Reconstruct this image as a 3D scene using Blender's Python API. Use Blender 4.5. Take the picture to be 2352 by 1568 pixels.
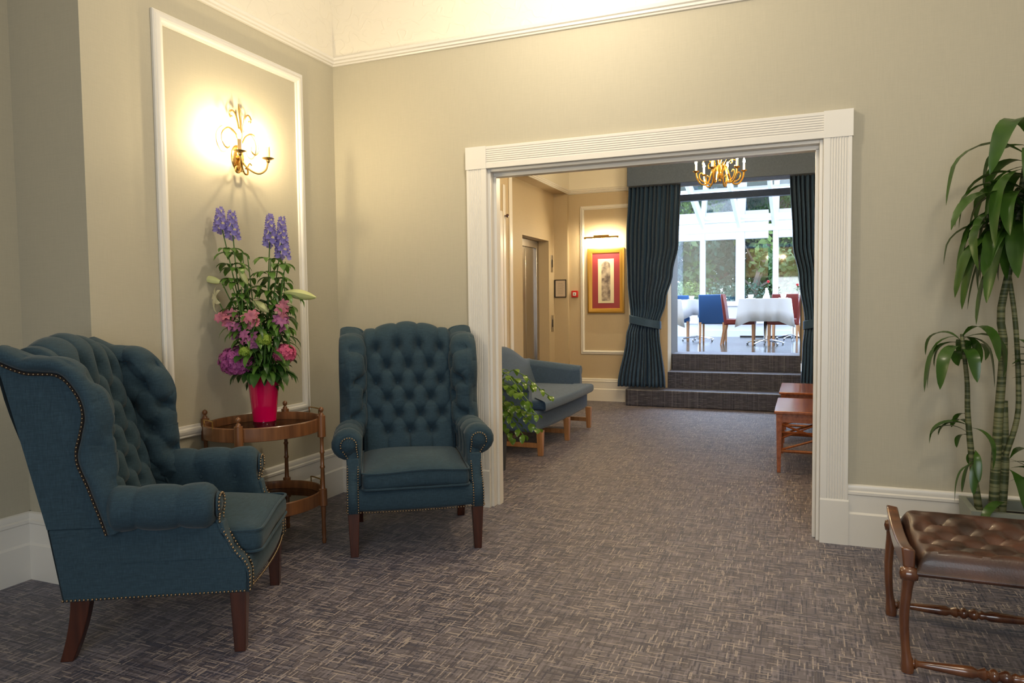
import bpy, bmesh, math, random
from mathutils import Vector, Matrix, noise
PI = math.pi
S = bpy.context.scene
for o in list(bpy.data.objects): bpy.data.objects.remove(o)
COL = S.collection

# ------------------------------------------------------------------ camera
cd = bpy.data.cameras.new('camera'); cam = bpy.data.objects.new('camera', cd); COL.objects.link(cam)
r2 = Vector((0.92665701, 0.37574645, -0.01101803)); u2 = Vector((-0.00892075, 0.05128344, 0.9986443)); fw = Vector((-0.37580209, 0.92530245, -0.0508741))
m = Matrix((r2, u2, -fw)).transposed().to_4x4(); m.translation = Vector((2.9272, -4.0716, 1.2647))
cam.matrix_world = m
cd.sensor_fit = 'HORIZONTAL'; cd.sensor_width = 36; cd.lens = 1643.0/2352*36; cd.clip_start = .05
S.camera = cam
S.view_settings.view_transform = 'Standard'; S.view_settings.look = 'None'
S.view_settings.gamma = 1; S.view_settings.use_curve_mapping = False
S.view_settings.exposure = 0.0

# ------------------------------------------------------------------ daylight
W = bpy.data.worlds.new('sky'); S.world = W; W.use_nodes = True
bgn = W.node_tree.nodes['Background']; bgn.inputs[0].default_value = (.62, .77, 1.0, 1); bgn.inputs[1].default_value = 14.0

def area(name, loc, rot, sx, sy, power, col):
    l = bpy.data.lights.new(name, 'AREA'); l.shape = 'RECTANGLE'; l.size = sx; l.size_y = sy; l.energy = power; l.color = col
    o = bpy.data.objects.new(name, l); COL.objects.link(o); o.location = loc; o.rotation_euler = rot; return o
def point(name, loc, rad, power, col):
    l = bpy.data.lights.new(name, 'POINT'); l.shadow_soft_size = rad; l.energy = power; l.color = col
    o = bpy.data.objects.new(name, l); COL.objects.link(o); o.location = loc; return o
# the lounge's window is behind the photographer
area('window_daylight', (3.2, -6.0, 1.7), (R_ := (PI/2, 0, 0)), 2.6, 2.0, 90, (.86, .93, 1.0))
# ceiling fittings of the lounge
WARM = (1.0, .87, .68)
point('ceiling_lamp_light', (1.75, -.95, 3.10), .10, 52, WARM)
point('ceiling_lamp_light', (3.7, -2.6, 3.0), .14, 44, WARM)
point('hall_fill_light', (1.9, 1.6, 3.05), .12, 62, (1.0, .78, .48))  # added warm fill to brighten the hall; no fitting hangs here

# ------------------------------------------------------------------ materials
def nt(name):
    m = bpy.data.materials.new(name); m.use_nodes = True; t = m.node_tree
    return m, t, t.nodes['Principled BSDF'], t.nodes, t.links
def srgb(r, g, b):
    f = lambda c: (c/255/12.92) if c/255 <= .04045 else ((c/255+.055)/1.055)**2.4
    return (f(r), f(g), f(b), 1)
def plain(name, col, rough=.5, metal=0, bump=0, bscale=200, spec=.5, var=0, vscale=6, sheen=0, coat=0):
    m, t, p, N, L = nt(name)
    p.inputs['Base Color'].default_value = col; p.inputs['Roughness'].default_value = rough; p.inputs['Metallic'].default_value = metal
    p.inputs['Specular IOR Level'].default_value = spec
    if sheen: p.inputs['Sheen Weight'].default_value = sheen
    if coat: p.inputs['Coat Weight'].default_value = coat; p.inputs['Coat Roughness'].default_value = .12
    tc = N.new('ShaderNodeTexCoord')
    if var:
        n = N.new('ShaderNodeTexNoise'); n.inputs['Scale'].default_value = vscale; n.inputs['Detail'].default_value = 4
        L.new(tc.outputs['Object'], n.inputs['Vector'])
        mx = N.new('ShaderNodeMix'); mx.data_type = 'RGBA'
        mx.inputs[6].default_value = tuple(c*(1-var) for c in col[:3])+(1,); mx.inputs[7].default_value = tuple(min(1, c*(1+var)) for c in col[:3])+(1,)
        L.new(n.outputs['Fac'], mx.inputs[0]); L.new(mx.outputs[2], p.inputs['Base Color'])
    if bump:
        n2 = N.new('ShaderNodeTexNoise'); n2.inputs['Scale'].default_value = bscale; n2.inputs['Detail'].default_value = 3
        L.new(tc.outputs['Object'], n2.inputs['Vector'])
        b = N.new('ShaderNodeBump'); b.inputs['Strength'].default_value = bump; b.inputs['Distance'].default_value = .002
        L.new(n2.outputs['Fac'], b.inputs['Height']); L.new(b.outputs['Normal'], p.inputs['Normal'])
    return m
def stretch_noise(N, L, tc, sc, out='Object', detail=2, off=0):
    mp = N.new('ShaderNodeMapping'); mp.inputs['Scale'].default_value = sc; mp.inputs['Location'].default_value = (off, off*1.7, off*.6)
    L.new(tc.outputs[out], mp.inputs['Vector'])
    n = N.new('ShaderNodeTexNoise'); n.inputs['Scale'].default_value = 1; n.inputs['Detail'].default_value = detail
    L.new(mp.outputs['Vector'], n.inputs['Vector']); return n.outputs['Fac']
def ramp(N, L, src, a, b, ca, cb):
    r = N.new('ShaderNodeValToRGB'); r.color_ramp.elements[0].position = a; r.color_ramp.elements[1].position = b
    r.color_ramp.elements[0].color = ca; r.color_ramp.elements[1].color = cb; L.new(src, r.inputs[0]); return r.outputs['Color']
def mixc(N, L, f, a, b, kind='MIX', fac=None):
    mx = N.new('ShaderNodeMix'); mx.data_type = 'RGBA'; mx.blend_type = kind
    if f is None: mx.inputs[0].default_value = fac
    else: L.new(f, mx.inputs[0])
    for i, c in ((6, a), (7, b)):
        if isinstance(c, tuple): mx.inputs[i].default_value = c
        else: L.new(c, mx.inputs[i])
    return mx.outputs[2]
K = (0, 0, 0, 1); WH = (1, 1, 1, 1)

def wallpaper(name, col, var=.06):
    m, t, p, N, L = nt(name); tc = N.new('ShaderNodeTexCoord')
    a = stretch_noise(N, L, tc, (14, 14, 420), off=3); b = stretch_noise(N, L, tc, (420, 420, 12), off=9)
    big = stretch_noise(N, L, tc, (1.1, 1.1, .5), off=2)
    lo = tuple(c*(1-var) for c in col[:3])+(1,); hi = tuple(c*(1+var) for c in col[:3])+(1,)
    mm = N.new('ShaderNodeMath'); mm.operation = 'ADD'; L.new(a, mm.inputs[0]); L.new(b, mm.inputs[1])
    m2 = N.new('ShaderNodeMath'); m2.operation = 'SUBTRACT'; L.new(mm.outputs[0], m2.inputs[0]); m2.inputs[1].default_value = .5; 
    c1 = mixc(N, L, m2.outputs[0], lo, hi)
    L.new(c1, p.inputs['Base Color']); p.inputs['Roughness'].default_value = .62; p.inputs['Specular IOR Level'].default_value = .3
    bp = N.new('ShaderNodeBump'); bp.inputs['Strength'].default_value = .12; bp.inputs['Distance'].default_value = .001
    L.new(mm.outputs[0], bp.inputs['Height']); L.new(bp.outputs['Normal'], p.inputs['Normal']); return m
def carpet(name, k=1.0, tint=(1, 1, 1), rough=.5, spec=.45):
    m, t, p, N, L = nt(name); tc = N.new('ShaderNodeTexCoord'); sep = N.new('ShaderNodeSeparateXYZ'); L.new(tc.outputs['Object'], sep.inputs[0])
    def M_(op, a, b=None, c=None):
        n = N.new('ShaderNodeMath'); n.operation = op
        for i, v in enumerate((a, b, c)):
            if v is None: continue
            if isinstance(v, (int, float)): n.inputs[i].default_value = v
            else: L.new(v, n.inputs[i])
        return n.outputs[0]
    X, Y, Z = sep.outputs; YZ = M_('ADD', Y, Z)
    base = mixc(N, L, stretch_noise(N, L, tc, (5, 5, 5), detail=5), (.092*k, .075*k, .078*k, 1), (.158*k, .131*k, .130*k, 1))
    def dashes(u, v, row, ln, seed, bands, src):   # threads running along u, stacked in v
        vr = M_('DIVIDE', v, row); ri = M_('FLOOR', vr); rf = M_('FRACT', vr)
        wn = N.new('ShaderNodeTexWhiteNoise'); wn.noise_dimensions = '2D'; cb = N.new('ShaderNodeCombineXYZ'); L.new(ri, cb.inputs[0]); cb.inputs[1].default_value = seed; L.new(cb.outputs[0], wn.inputs['Vector'])
        uu = M_('ADD', M_('DIVIDE', u, ln), M_('MULTIPLY', wn.outputs['Value'], 17.3)); ui = M_('FLOOR', uu)
        w2 = N.new('ShaderNodeTexWhiteNoise'); w2.noise_dimensions = '2D'; c2 = N.new('ShaderNodeCombineXYZ'); L.new(M_('ADD', ri, seed*3.1), c2.inputs[0]); L.new(ui, c2.inputs[1]); L.new(c2.outputs[0], w2.inputs['Vector'])
        prof = M_('SUBTRACT', 1, M_('MULTIPLY', M_('ABSOLUTE', M_('SUBTRACT', rf, .5)), 1.5))
        c = src
        for lo, hi, col, st in bands:
            f = M_('MULTIPLY', M_('MULTIPLY', M_('GREATER_THAN', w2.outputs['Value'], lo), M_('LESS_THAN', w2.outputs['Value'], hi)), M_('MULTIPLY', prof, st)); c = mixc(N, L, f, c, col)
        return c
    D = (.020*k, .020*k, .040*k, 1); B = (.060*k, .045*k, .050*k, 1); Li = (.38*k, .31*k, .24*k, 1); G = (.21*k, .18*k, .18*k, 1)
    dk = ((0, .15, D, 1.2), (.15, .32, B, 1.0), (.80, .92, G, .7)); lt = ((0, .065, Li, 1.1), (.065, .12, G, .9), (.12, .20, B, .9))
    c = dashes(Y, X, .0085, .095, 3.0, dk, base); c = dashes(X, YZ, .0085, .12, 7.0, dk, c)
    c = dashes(Y, X, .0055, .048, 11.0, lt, c); c = dashes(X, YZ, .0055, .048, 15.0, lt, c)
    c = mixc(N, L, None, c, tuple(tint)+(1,), 'MULTIPLY', 1.0)
    L.new(c, p.inputs['Base Color']); p.inputs['Roughness'].default_value = rough; p.inputs['Specular IOR Level'].default_value = spec
    p.inputs['Sheen Weight'].default_value = .2; p.inputs['Sheen Roughness'].default_value = .35; p.inputs['Sheen Tint'].default_value = (.85, .9, 1, 1)
    n = stretch_noise(N, L, tc, (500, 500, 500)); bp = N.new('ShaderNodeBump'); bp.inputs['Strength'].default_value = .4; bp.inputs['Distance'].default_value = .003
    L.new(n, bp.inputs['Height']); L.new(bp.outputs['Normal'], p.inputs['Normal']); return m
def fabric(name, col, rough=.85, sheen=.3):
    m, t, p, N, L = nt(name); tc = N.new('ShaderNodeTexCoord')
    a = stretch_noise(N, L, tc, (30, 30, 500), off=1); b = stretch_noise(N, L, tc, (500, 400, 40), off=4)
    mm = N.new('ShaderNodeMath'); mm.operation = 'MULTIPLY'; L.new(a, mm.inputs[0]); L.new(b, mm.inputs[1])
    f = ramp(N, L, mm.outputs[0], .12, .42, K, WH)
    c = mixc(N, L, f, tuple(x*.76 for x in col[:3])+(1,), tuple(x*1.26 for x in col[:3])+(1,))
    L.new(c, p.inputs['Base Color']); p.inputs['Roughness'].default_value = rough; p.inputs['Specular IOR Level'].default_value = .2
    p.inputs['Sheen Weight'].default_value = sheen; p.inputs['Sheen Roughness'].default_value = .45
    bp = N.new('ShaderNodeBump'); bp.inputs['Strength'].default_value = .25; bp.inputs['Distance'].default_value = .001
    L.new(mm.outputs[0], bp.inputs['Height']); L.new(bp.outputs['Normal'], p.inputs['Normal']); return m
def wood(name, a, b, rough=.3, sc=(3, 3, 40), coat=.3, along=2):
    m, t, p, N, L = nt(name); tc = N.new('ShaderNodeTexCoord')
    v_ = [sc[2]]*3; v_[along] = sc[0]; f = stretch_noise(N, L, tc, tuple(v_), detail=4); c = mixc(N, L, ramp(N, L, f, .3, .7, K, WH), a, b)
    L.new(c, p.inputs['Base Color']); p.inputs['Roughness'].default_value = rough; p.inputs['Coat Weight'].default_value = coat; p.inputs['Coat Roughness'].default_value = .15
    return m
def emit(name, col, s):
    m, t, p, N, L = nt(name); p.inputs['Base Color'].default_value = K
    p.inputs['Emission Color'].default_value = col; p.inputs['Emission Strength'].default_value = s; return m
def glassy(name, tint=(1, 1, 1, 1), gloss=.12):
    m, t, p, N, L = nt(name); N.remove(p)
    tr = N.new('ShaderNodeBsdfTransparent'); tr.inputs[0].default_value = tint
    gl = N.new('ShaderNodeBsdfGlossy'); gl.inputs['Roughness'].default_value = .03
    lw = N.new('ShaderNodeFresnel'); lw.inputs['IOR'].default_value = 1.45
    ms = N.new('ShaderNodeMath'); ms.operation = 'ADD'; L.new(lw.outputs[0], ms.inputs[0]); ms.inputs[1].default_value = gloss-.04; ms.use_clamp = True
    mx = N.new('ShaderNodeMixShader'); L.new(ms.outputs[0], mx.inputs[0]); L.new(tr.outputs[0], mx.inputs[1]); L.new(gl.outputs[0], mx.inputs[2])
    L.new(mx.outputs[0], N['Material Output'].inputs[0]); return m

M = {}
M['paper'] = wallpaper('woven wallpaper', (.470, .432, .332, 1))
M['paperhall'] = wallpaper('lamp-warmed woven wallpaper', (.53, .43, .285, 1))  # tanner copy for the hall, the lamps' warmth put into its colour
M['paint'] = plain('white gloss paint', (.76, .73, .67, 1), .32)
M['plaster'] = plain('ceiling plaster', (.80, .76, .66, 1), .7)
def anaglypta():
    m, t, p, N, L = nt('anaglypta frieze'); tc = N.new('ShaderNodeTexCoord')
    p.inputs['Base Color'].default_value = (.78, .73, .62, 1); p.inputs['Roughness'].default_value = .45
    w = N.new('ShaderNodeTexWave'); w.wave_type = 'RINGS'; w.inputs['Scale'].default_value = 3.2; w.inputs['Distortion'].default_value = 14; w.inputs['Detail'].default_value = 1.5; w.inputs['Detail Scale'].default_value = 2.4
    L.new(tc.outputs['Object'], w.inputs['Vector'])
    r = ramp(N, L, w.outputs['Fac'], .78, .95, K, WH)
    b = N.new('ShaderNodeBump'); b.inputs['Strength'].default_value = .35; b.inputs['Distance'].default_value = .005
    L.new(r, b.inputs['Height']); L.new(b.outputs['Normal'], p.inputs['Normal']); return m
M['frieze'] = anaglypta()
M['greige'] = plain('grey brown painted jamb', (.085, .078, .068, 1), .5)
M['carpet'] = carpet('woven crosshatch carpet', 1.0, (.93, .95, 1.10))
M['stepcarpet'] = carpet('stair carpet', .55, (.7, .85, 1.3), .38, .8)  # navy palette; tint pushed bluer to carry conservatory daylight in the colour
M['teal'] = fabric('teal blue upholstery', (.026, .052, .073, 1), .85, .10)
M['sofa'] = fabric('slate blue sofa cloth', (.066, .112, .190, 1), .8, .2)
M['mahog'] = wood('dark mahogany', (.030, .008, .005, 1), (.075, .020, .010, 1), .3)
M['walnut'] = wood('walnut', (.11, .04, .014, 1), (.24, .095, .032, 1), .33)
M['oak'] = wood('golden oak', (.30, .13, .045, 1), (.45, .22, .09, 1), .35)
M['cherry'] = wood('cherry wood', (.26, .07, .022, 1), (.42, .13, .042, 1), .18, coat=.6, along=1)
M['antique'] = wood('worn beech frame', (.060, .018, .009, 1), (.19, .068, .024, 1), .22, sc=(5, 5, 16), coat=.7)
M['brass'] = plain('aged brass', (.62, .40, .14, 1), .25, 1)
M['nail'] = plain('antique brass nailheads', (.30, .22, .14, 1), .4, 1)
M['gimp'] = plain('dark brown gimp braid', (.018, .012, .010, 1), .8)
M['gold'] = plain('bright gilt brass', (.86, .55, .14, 1), .2, 1)
M['steel'] = plain('brushed steel', (.50, .48, .46, 1), .28, 1)
M['chrome'] = plain('chrome', (.62, .64, .68, 1), .15, 1)
M['black'] = plain('black plastic', (.012, .012, .014, 1), .35)
M['leather'] = None
def leather():
    m, t, p, N, L = nt('worn brown leather'); tc = N.new('ShaderNodeTexCoord')
    f = stretch_noise(N, L, tc, (7, 7, 7), detail=6); c = mixc(N, L, ramp(N, L, f, .35, .68, K, WH), (.022, .009, .006, 1), (.10, .040, .024, 1))
    L.new(c, p.inputs['Base Color']); p.inputs['Roughness'].default_value = .38; p.inputs['Coat Weight'].default_value = .12
    v = N.new('ShaderNodeTexVoronoi'); v.inputs['Scale'].default_value = 160; L.new(tc.outputs['Object'], v.inputs['Vector'])
    b = N.new('ShaderNodeBump'); b.inputs['Strength'].default_value = .2; b.inputs['Distance'].default_value = .001
    L.new(v.outputs['Distance'], b.inputs['Height']); L.new(b.outputs['Normal'], p.inputs['Normal']); return m
M['leather'] = leather()
M['curtain'] = fabric('dark slate curtain', (.042, .088, .165, 1), .36, .10)
M['pelmet'] = fabric('grey blue pelmet cloth', (.085, .115, .175, 1), .6, .1)
M['glass'] = glassy('window glass')
M['smokeglass'] = glassy('smoked table glass', (.55, .5, .42, 1), .2)
M['vase'] = plain('cerise glass', (.60, .001, .070, 1), .10, coat=.8)
M['vasebase'] = plain('dark red glass foot', (.10, .002, .012, 1), .05, coat=.8)
M['stem'] = plain('green stem', (.07, .16, .03, 1), .5)
def leafmat(name, a, b, rough=.35):
    m, t, p, N, L = nt(name); tc = N.new('ShaderNodeTexCoord')
    c = mixc(N, L, stretch_noise(N, L, tc, (14, 14, 9), detail=3), a, b); L.new(c, p.inputs['Base Color'])
    p.inputs['Roughness'].default_value = rough; p.inputs['Transmission Weight'].default_value = 0
    tl = N.new('ShaderNodeBsdfTranslucent'); L.new(c, tl.inputs[0]); mx = N.new('ShaderNodeMixShader'); mx.inputs[0].default_value = .25
    L.new(p.outputs[0], mx.inputs[1]); L.new(tl.outputs[0], mx.inputs[2]); L.new(mx.outputs[0], N['Material Output'].inputs[0]); return m
M['leaf'] = leafmat('bouquet leaf green', (.050, .125, .018, 1), (.14, .29, .045, 1))
M['dleaf'] = leafmat('deep green leaf', (.012, .05, .012, 1), (.05, .14, .02, 1))
M['drac'] = leafmat('dracaena leaf', (.016, .058, .010, 1), (.075, .16, .022, 1), .26)
M['pothos'] = leafmat('houseplant leaf', (.05, .13, .015, 1), (.17, .32, .04, 1), .25)
M['lily'] = leafmat('pale lily petal', (.62, .66, .22, 1), (.80, .80, .45, 1), .5)
M['lilyopen'] = leafmat('cream lily petal', (.80, .74, .45, 1), (.85, .80, .55, 1), .5)
M['delph'] = leafmat('violet blue petal', (.14, .11, .40, 1), (.34, .29, .68, 1), .6)
M['hydra'] = leafmat('magenta hydrangea petal', (.34, .05, .24, 1), (.62, .16, .44, 1), .6)
M['hydrb'] = leafmat('pink hydrangea petal', (.60, .06, .17, 1), (.80, .20, .34, 1), .6)
M['alst'] = leafmat('pink alstroemeria petal', (.55, .10, .20, 1), (.78, .34, .38, 1), .6)
M['stock'] = leafmat('purple stock petal', (.34, .07, .22, 1), (.55, .20, .38, 1), .6)
M['lime'] = leafmat('lime green filler', (.22, .36, .03, 1), (.34, .46, .06, 1), .6)
def canemat():
    m, t, p, N, L = nt('ringed dracaena cane'); tc = N.new('ShaderNodeTexCoord')
    f = stretch_noise(N, L, tc, (3, 3, 90), detail=1); c = mixc(N, L, ramp(N, L, f, .45, .58, K, WH), (.045, .06, .018, 1), (.17, .17, .075, 1))
    L.new(c, p.inputs['Base Color']); p.inputs['Roughness'].default_value = .6; return m
M['cane'] = canemat()
M['planter'] = plain('grey green planter', (.24, .26, .22, 1), .5, bump=.1)
M['planterd'] = plain('dark grey planter', (.045, .05, .06, 1), .5)
M['soil'] = plain('dark potting soil', (.012, .009, .007, 1), .95, bump=.8, bscale=60)
M['candle'] = plain('ivory candle sleeve', (.75, .52, .22, 1), .5)
M['bulb'] = emit('lit candle bulb', (1.0, .80, .48, 1), 1500)
M['bulb2'] = emit('lit chandelier bulb', (1.0, .80, .48, 1), 1300)
M['tube'] = emit('lit picture lamp tube', (1.0, .84, .55, 1), 480)
M['redmat'] = plain('crimson mount board', (.30, .040, .052, 1), .35, coat=.5)
M['giltframe'] = plain('gilt picture frame', (.48, .27, .05, 1), .35, .5, bump=.1, bscale=40)
M['cream'] = plain('cream card', (.70, .62, .42, 1), .6)
def printmat():
    m, t, p, N, L = nt('faded sepia print'); tc = N.new('ShaderNodeTexCoord')
    f = stretch_noise(N, L, tc, (16, 16, 16), detail=8); c = mixc(N, L, ramp(N, L, f, .38, .62, K, WH), (.13, .10, .09, 1), (.48, .40, .31, 1))
    L.new(c, p.inputs['Base Color']); p.inputs['Roughness'].default_value = .4; return m
M['print'] = printmat()
M['paperwhite'] = plain('notice paper', (.62, .52, .42, 1), .6)
M['ink'] = plain('pale printed text', (.30, .25, .20, 1), .7)
M['darkframe'] = plain('black thin frame', (.02, .016, .014, 1), .3)
M['red'] = plain('red alarm plastic', (.52, .02, .02, 1), .3)
M['white'] = plain('white plastic', (.75, .74, .72, 1), .4)
M['upvc'] = plain('white window frame', (.74, .75, .80, 1), .35)
M['cloth'] = plain('white tablecloth', (.55, .55, .55, 1), .7, bump=.2, bscale=30)
M['china'] = plain('white china', (.85, .85, .83, 1), .15)
M['bluech'] = plain('royal blue chair cover', (.008, .060, .18, 1), .6, bump=.1)
M['redch'] = plain('brick red chair leather', (.14, .011, .008, 1), .35)
M['rosered'] = plain('red rose petals', (.40, .004, .008, 1), .6)
def tiles():
    m, t, p, N, L = nt('polished slate tiles'); tc = N.new('ShaderNodeTexCoord')
    b = N.new('ShaderNodeTexBrick'); b.offset = 0; b.inputs['Scale'].default_value = 1; b.inputs['Brick Width'].default_value = .5; b.inputs['Row Height'].default_value = .5
    b.inputs['Mortar Size'].default_value = .006; b.inputs['Color1'].default_value = (.030, .034, .030, 1); b.inputs['Color2'].default_value = (.05, .054, .048, 1); b.inputs['Mortar'].default_value = (.05, .05, .05, 1)
    L.new(tc.outputs['Object'], b.inputs['Vector']); L.new(b.outputs['Color'], p.inputs['Base Color']); p.inputs['Roughness'].default_value = .14; p.inputs['Specular IOR Level'].default_value = .06; return m
M['tiles'] = tiles()
M['paving'] = plain('terrace paving', (.10, .11, .09, 1), .9, var=.3, vscale=3)
M['bark'] = plain('grey brown bark', (.085, .07, .055, 1), .9, bump=1, bscale=20)
M['tree1'] = leafmat('mid green foliage', (.014, .042, .010, 1), (.055, .12, .026, 1), .6)
M['tree2'] = leafmat('blue green foliage', (.012, .042, .026, 1), (.045, .11, .070, 1), .6)
M['tree3'] = leafmat('yellow green foliage', (.040, .080, .012, 1), (.12, .19, .03, 1), .6)

# ------------------------------------------------------------------ mesh helpers
class MB:
    def __init__(s): s.v = []; s.f = []
    def add(s, vs, fs):
        b = len(s.v); s.v += [tuple(v) for v in vs]; s.f += [tuple(i+b for i in f) for f in fs]; return s
    def box(s, a, b):
        x0, y0, z0 = a; x1, y1, z1 = b
        x0, x1 = sorted((x0, x1)); y0, y1 = sorted((y0, y1)); z0, z1 = sorted((z0, z1))
        return s.add([(x0, y0, z0), (x1, y0, z0), (x1, y1, z0), (x0, y1, z0), (x0, y0, z1), (x1, y0, z1), (x1, y1, z1), (x0, y1, z1)],
                     [(0, 3, 2, 1), (4, 5, 6, 7), (0, 1, 5, 4), (1, 2, 6, 5), (2, 3, 7, 6), (3, 0, 4, 7)])
    def hexa(s, p): # 8 points, bottom 4 then top 4
        return s.add(p, [(0, 3, 2, 1), (4, 5, 6, 7), (0, 1, 5, 4), (1, 2, 6, 5), (2, 3, 7, 6), (3, 0, 4, 7)])
    def prism(s, poly, d, frame): # poly 2d list, frame(u,v,w)->xyz, extruded w in d=(w0,w1)
        n = len(poly); A = [frame(u, v, d[0]) for u, v in poly]; B = [frame(u, v, d[1]) for u, v in poly]
        return s.add(A+B, [tuple(range(n))[::-1], tuple(range(n, 2*n))]+[(i, (i+1) % n, (i+1) % n+n, i+n) for i in range(n)])
    def loft(s, rings, closed=True, caps=True):
        n = len(rings[0]); vs = [p for r in rings for p in r]; fs = []
        for k in range(len(rings)-1):
            for i in range(n if closed else n-1):
                j = (i+1) % n; fs.append((k*n+i, k*n+j, (k+1)*n+j, (k+1)*n+i))
        if caps and closed: fs += [tuple(range(n))[::-1], tuple((len(rings)-1)*n+i for i in range(n))]
        return s.add(vs, fs)
    def tube(s, pts, r, seg=8, caps=True):
        pts = [Vector(p) for p in pts]; n = len(pts); rr = r if isinstance(r, (list, tuple)) else [r]*n
        rings = []; t0 = (pts[1]-pts[0]).normalized(); ref = Vector((0, 0, 1)) if abs(t0.z) < .9 else Vector((1, 0, 0))
        nrm = (ref-t0*ref.dot(t0)).normalized()
        for i in range(n):
            t = ((pts[i+1] if i < n-1 else pts[i])-(pts[i-1] if i > 0 else pts[i]))
            t = t.normalized() if t.length > 1e-9 else t0
            nrm = nrm-t*nrm.dot(t); nrm = nrm.normalized() if nrm.length > 1e-6 else Vector((1, 0, 0)); b = t.cross(nrm)
            rings.append([pts[i]+(nrm*math.cos(2*PI*k/seg)+b*math.sin(2*PI*k/seg))*rr[i] for k in range(seg)])
        return s.loft(rings, True, caps)
    def lathe(s, prof, c=(0, 0, 0), seg=20, ax=None, sx=1, sy=1):
        rings = []
        for r, z in prof:
            ring = []
            for k in range(seg):
                x, y = r*math.cos(2*PI*k/seg)*sx, r*math.sin(2*PI*k/seg)*sy
                p = Vector((x, y, z)) if ax is None else ax @ Vector((x, y, z))
                ring.append((p.x+c[0], p.y+c[1], p.z+c[2]))
            rings.append(ring)
        return s.loft(rings)
    def ball(s, c, r, seg=10, rings=6, sc=(1, 1, 1)):
        vs = [(c[0], c[1], c[2]-r*sc[2])]; fs = []
        for i in range(1, rings):
            a = PI*i/rings-PI/2
            for k in range(seg): vs.append((c[0]+r*sc[0]*math.cos(a)*math.cos(2*PI*k/seg), c[1]+r*sc[1]*math.cos(a)*math.sin(2*PI*k/seg), c[2]+r*sc[2]*math.sin(a)))
        vs.append((c[0], c[1], c[2]+r*sc[2])); t = len(vs)-1
        for k in range(seg):
            fs.append((0, 1+(k+1) % seg, 1+k)); fs.append((t, t-seg+k, t-seg+(k+1) % seg))
        for i in range(rings-2):
            for k in range(seg): a = 1+i*seg+k; b = 1+i*seg+(k+1) % seg; fs.append((a, b, b+seg, a+seg))
        return s.add(vs, fs)
    def grid(s, fn, nu, nv, wrap=False):
        vs = [fn(i/nu, j/nv) for j in range(nv+1) for i in range(nu+1)]
        return s.add(vs, [(j*(nu+1)+i, j*(nu+1)+i+1, (j+1)*(nu+1)+i+1, (j+1)*(nu+1)+i) for j in range(nv) for i in range(nu)])
    def rectframe(s, w0, w1, h0, h1, prof, fr): # prof: (inset, height) loop, fr(u,v,w)
        rings = []
        for a, h in prof: rings.append([fr(w0+a, h0+a, h), fr(w1-a, h0+a, h), fr(w1-a, h1-a, h), fr(w0+a, h1-a, h)])
        return s.loft(rings+[rings[0]], True, False)
    def build(s, name, mat, parent=None, smooth=35, bevel=0, sub=0, solid=0, seg=2, loc=None, rz=None, merge=False):
        me = bpy.data.meshes.new(name); me.from_pydata(s.v, [], s.f); me.update()
        bm = bmesh.new(); bm.from_mesh(me)
        if merge: bmesh.ops.remove_doubles(bm, verts=bm.verts, dist=1e-5)
        bmesh.ops.recalc_face_normals(bm, faces=bm.faces); bm.to_mesh(me); bm.free()
        if smooth:
            me.polygons.foreach_set('use_smooth', [True]*len(me.polygons))
            me.set_sharp_from_angle(angle=math.radians(smooth))
        me.materials.append(mat)
        o = bpy.data.objects.new(name, me); COL.objects.link(o)
        if parent: o.parent = parent
        if solid: md = o.modifiers.new('s', 'SOLIDIFY'); md.thickness = solid; md.offset = 0
        if bevel: md = o.modifiers.new('b', 'BEVEL'); md.width = bevel; md.segments = seg; md.limit_method = 'ANGLE'; md.angle_limit = math.radians(35)
        if sub: md = o.modifiers.new('u', 'SUBSURF'); md.levels = sub; md.render_levels = sub
        if loc: o.location = loc
        if rz is not None: o.rotation_euler[2] = rz
        return o
def tag(o, label=None, cat=None, group=None, kind=None):
    if label: o['label'] = label
    if cat: o['category'] = cat
    if group: o['group'] = group
    if kind: o['kind'] = kind
    return o
def thing(name, label, cat, loc=(0, 0, 0), rz=0, group=None):
    o = bpy.data.objects.new(name, None); o.empty_display_size = .1; COL.objects.link(o); o.location = loc; o.rotation_euler = (0, 0, rz)
    return tag(o, label, cat, group)
def struct(name, mb, mat, **k): o = mb.build(name, mat, **k); return tag(o, kind='structure')
KIDS = {}
def copy_tree(o, parent=None):
    c = o.copy(); COL.objects.link(c)
    if parent: c.parent = parent
    for ch in [x for x in bpy.data.objects if x.parent == o]: copy_tree(ch, c)
    return c
def dup(o, loc, rz, label, cat=None, group=None):
    c = copy_tree(o); c.location = loc; c.rotation_euler = (0, 0, rz); tag(c, label, cat, group); return c
rnd = random.Random(7)
def R(a, b): return rnd.uniform(a, b)
def lerp(a, b, t): return a+(b-a)*t
def curve_pts(pts, n):  # Catmull-Rom through points, resampled evenly
    P = [Vector(p) for p in pts]; P = [P[0]*2-P[1]]+P+[P[-1]*2-P[-2]]; out = []
    for i in range(1, len(P)-2):
        for k in range(16):
            t = k/16; a, b, c, d = P[i-1], P[i], P[i+1], P[i+2]
            out.append(.5*((2*b)+(c-a)*t+(2*a-5*b+4*c-d)*t*t+(3*b-a-3*c+d)*t**3))
    out.append(P[-2]); L = [0]
    for i in range(1, len(out)): L.append(L[-1]+(out[i]-out[i-1]).length)
    res = []; j = 0
    for k in range(n):
        d = L[-1]*k/(n-1)
        while j < len(L)-2 and L[j+1] < d: j += 1
        t = (d-L[j])/max(1e-9, L[j+1]-L[j]); res.append(out[j].lerp(out[j+1], min(1, t)))
    return res
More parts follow.
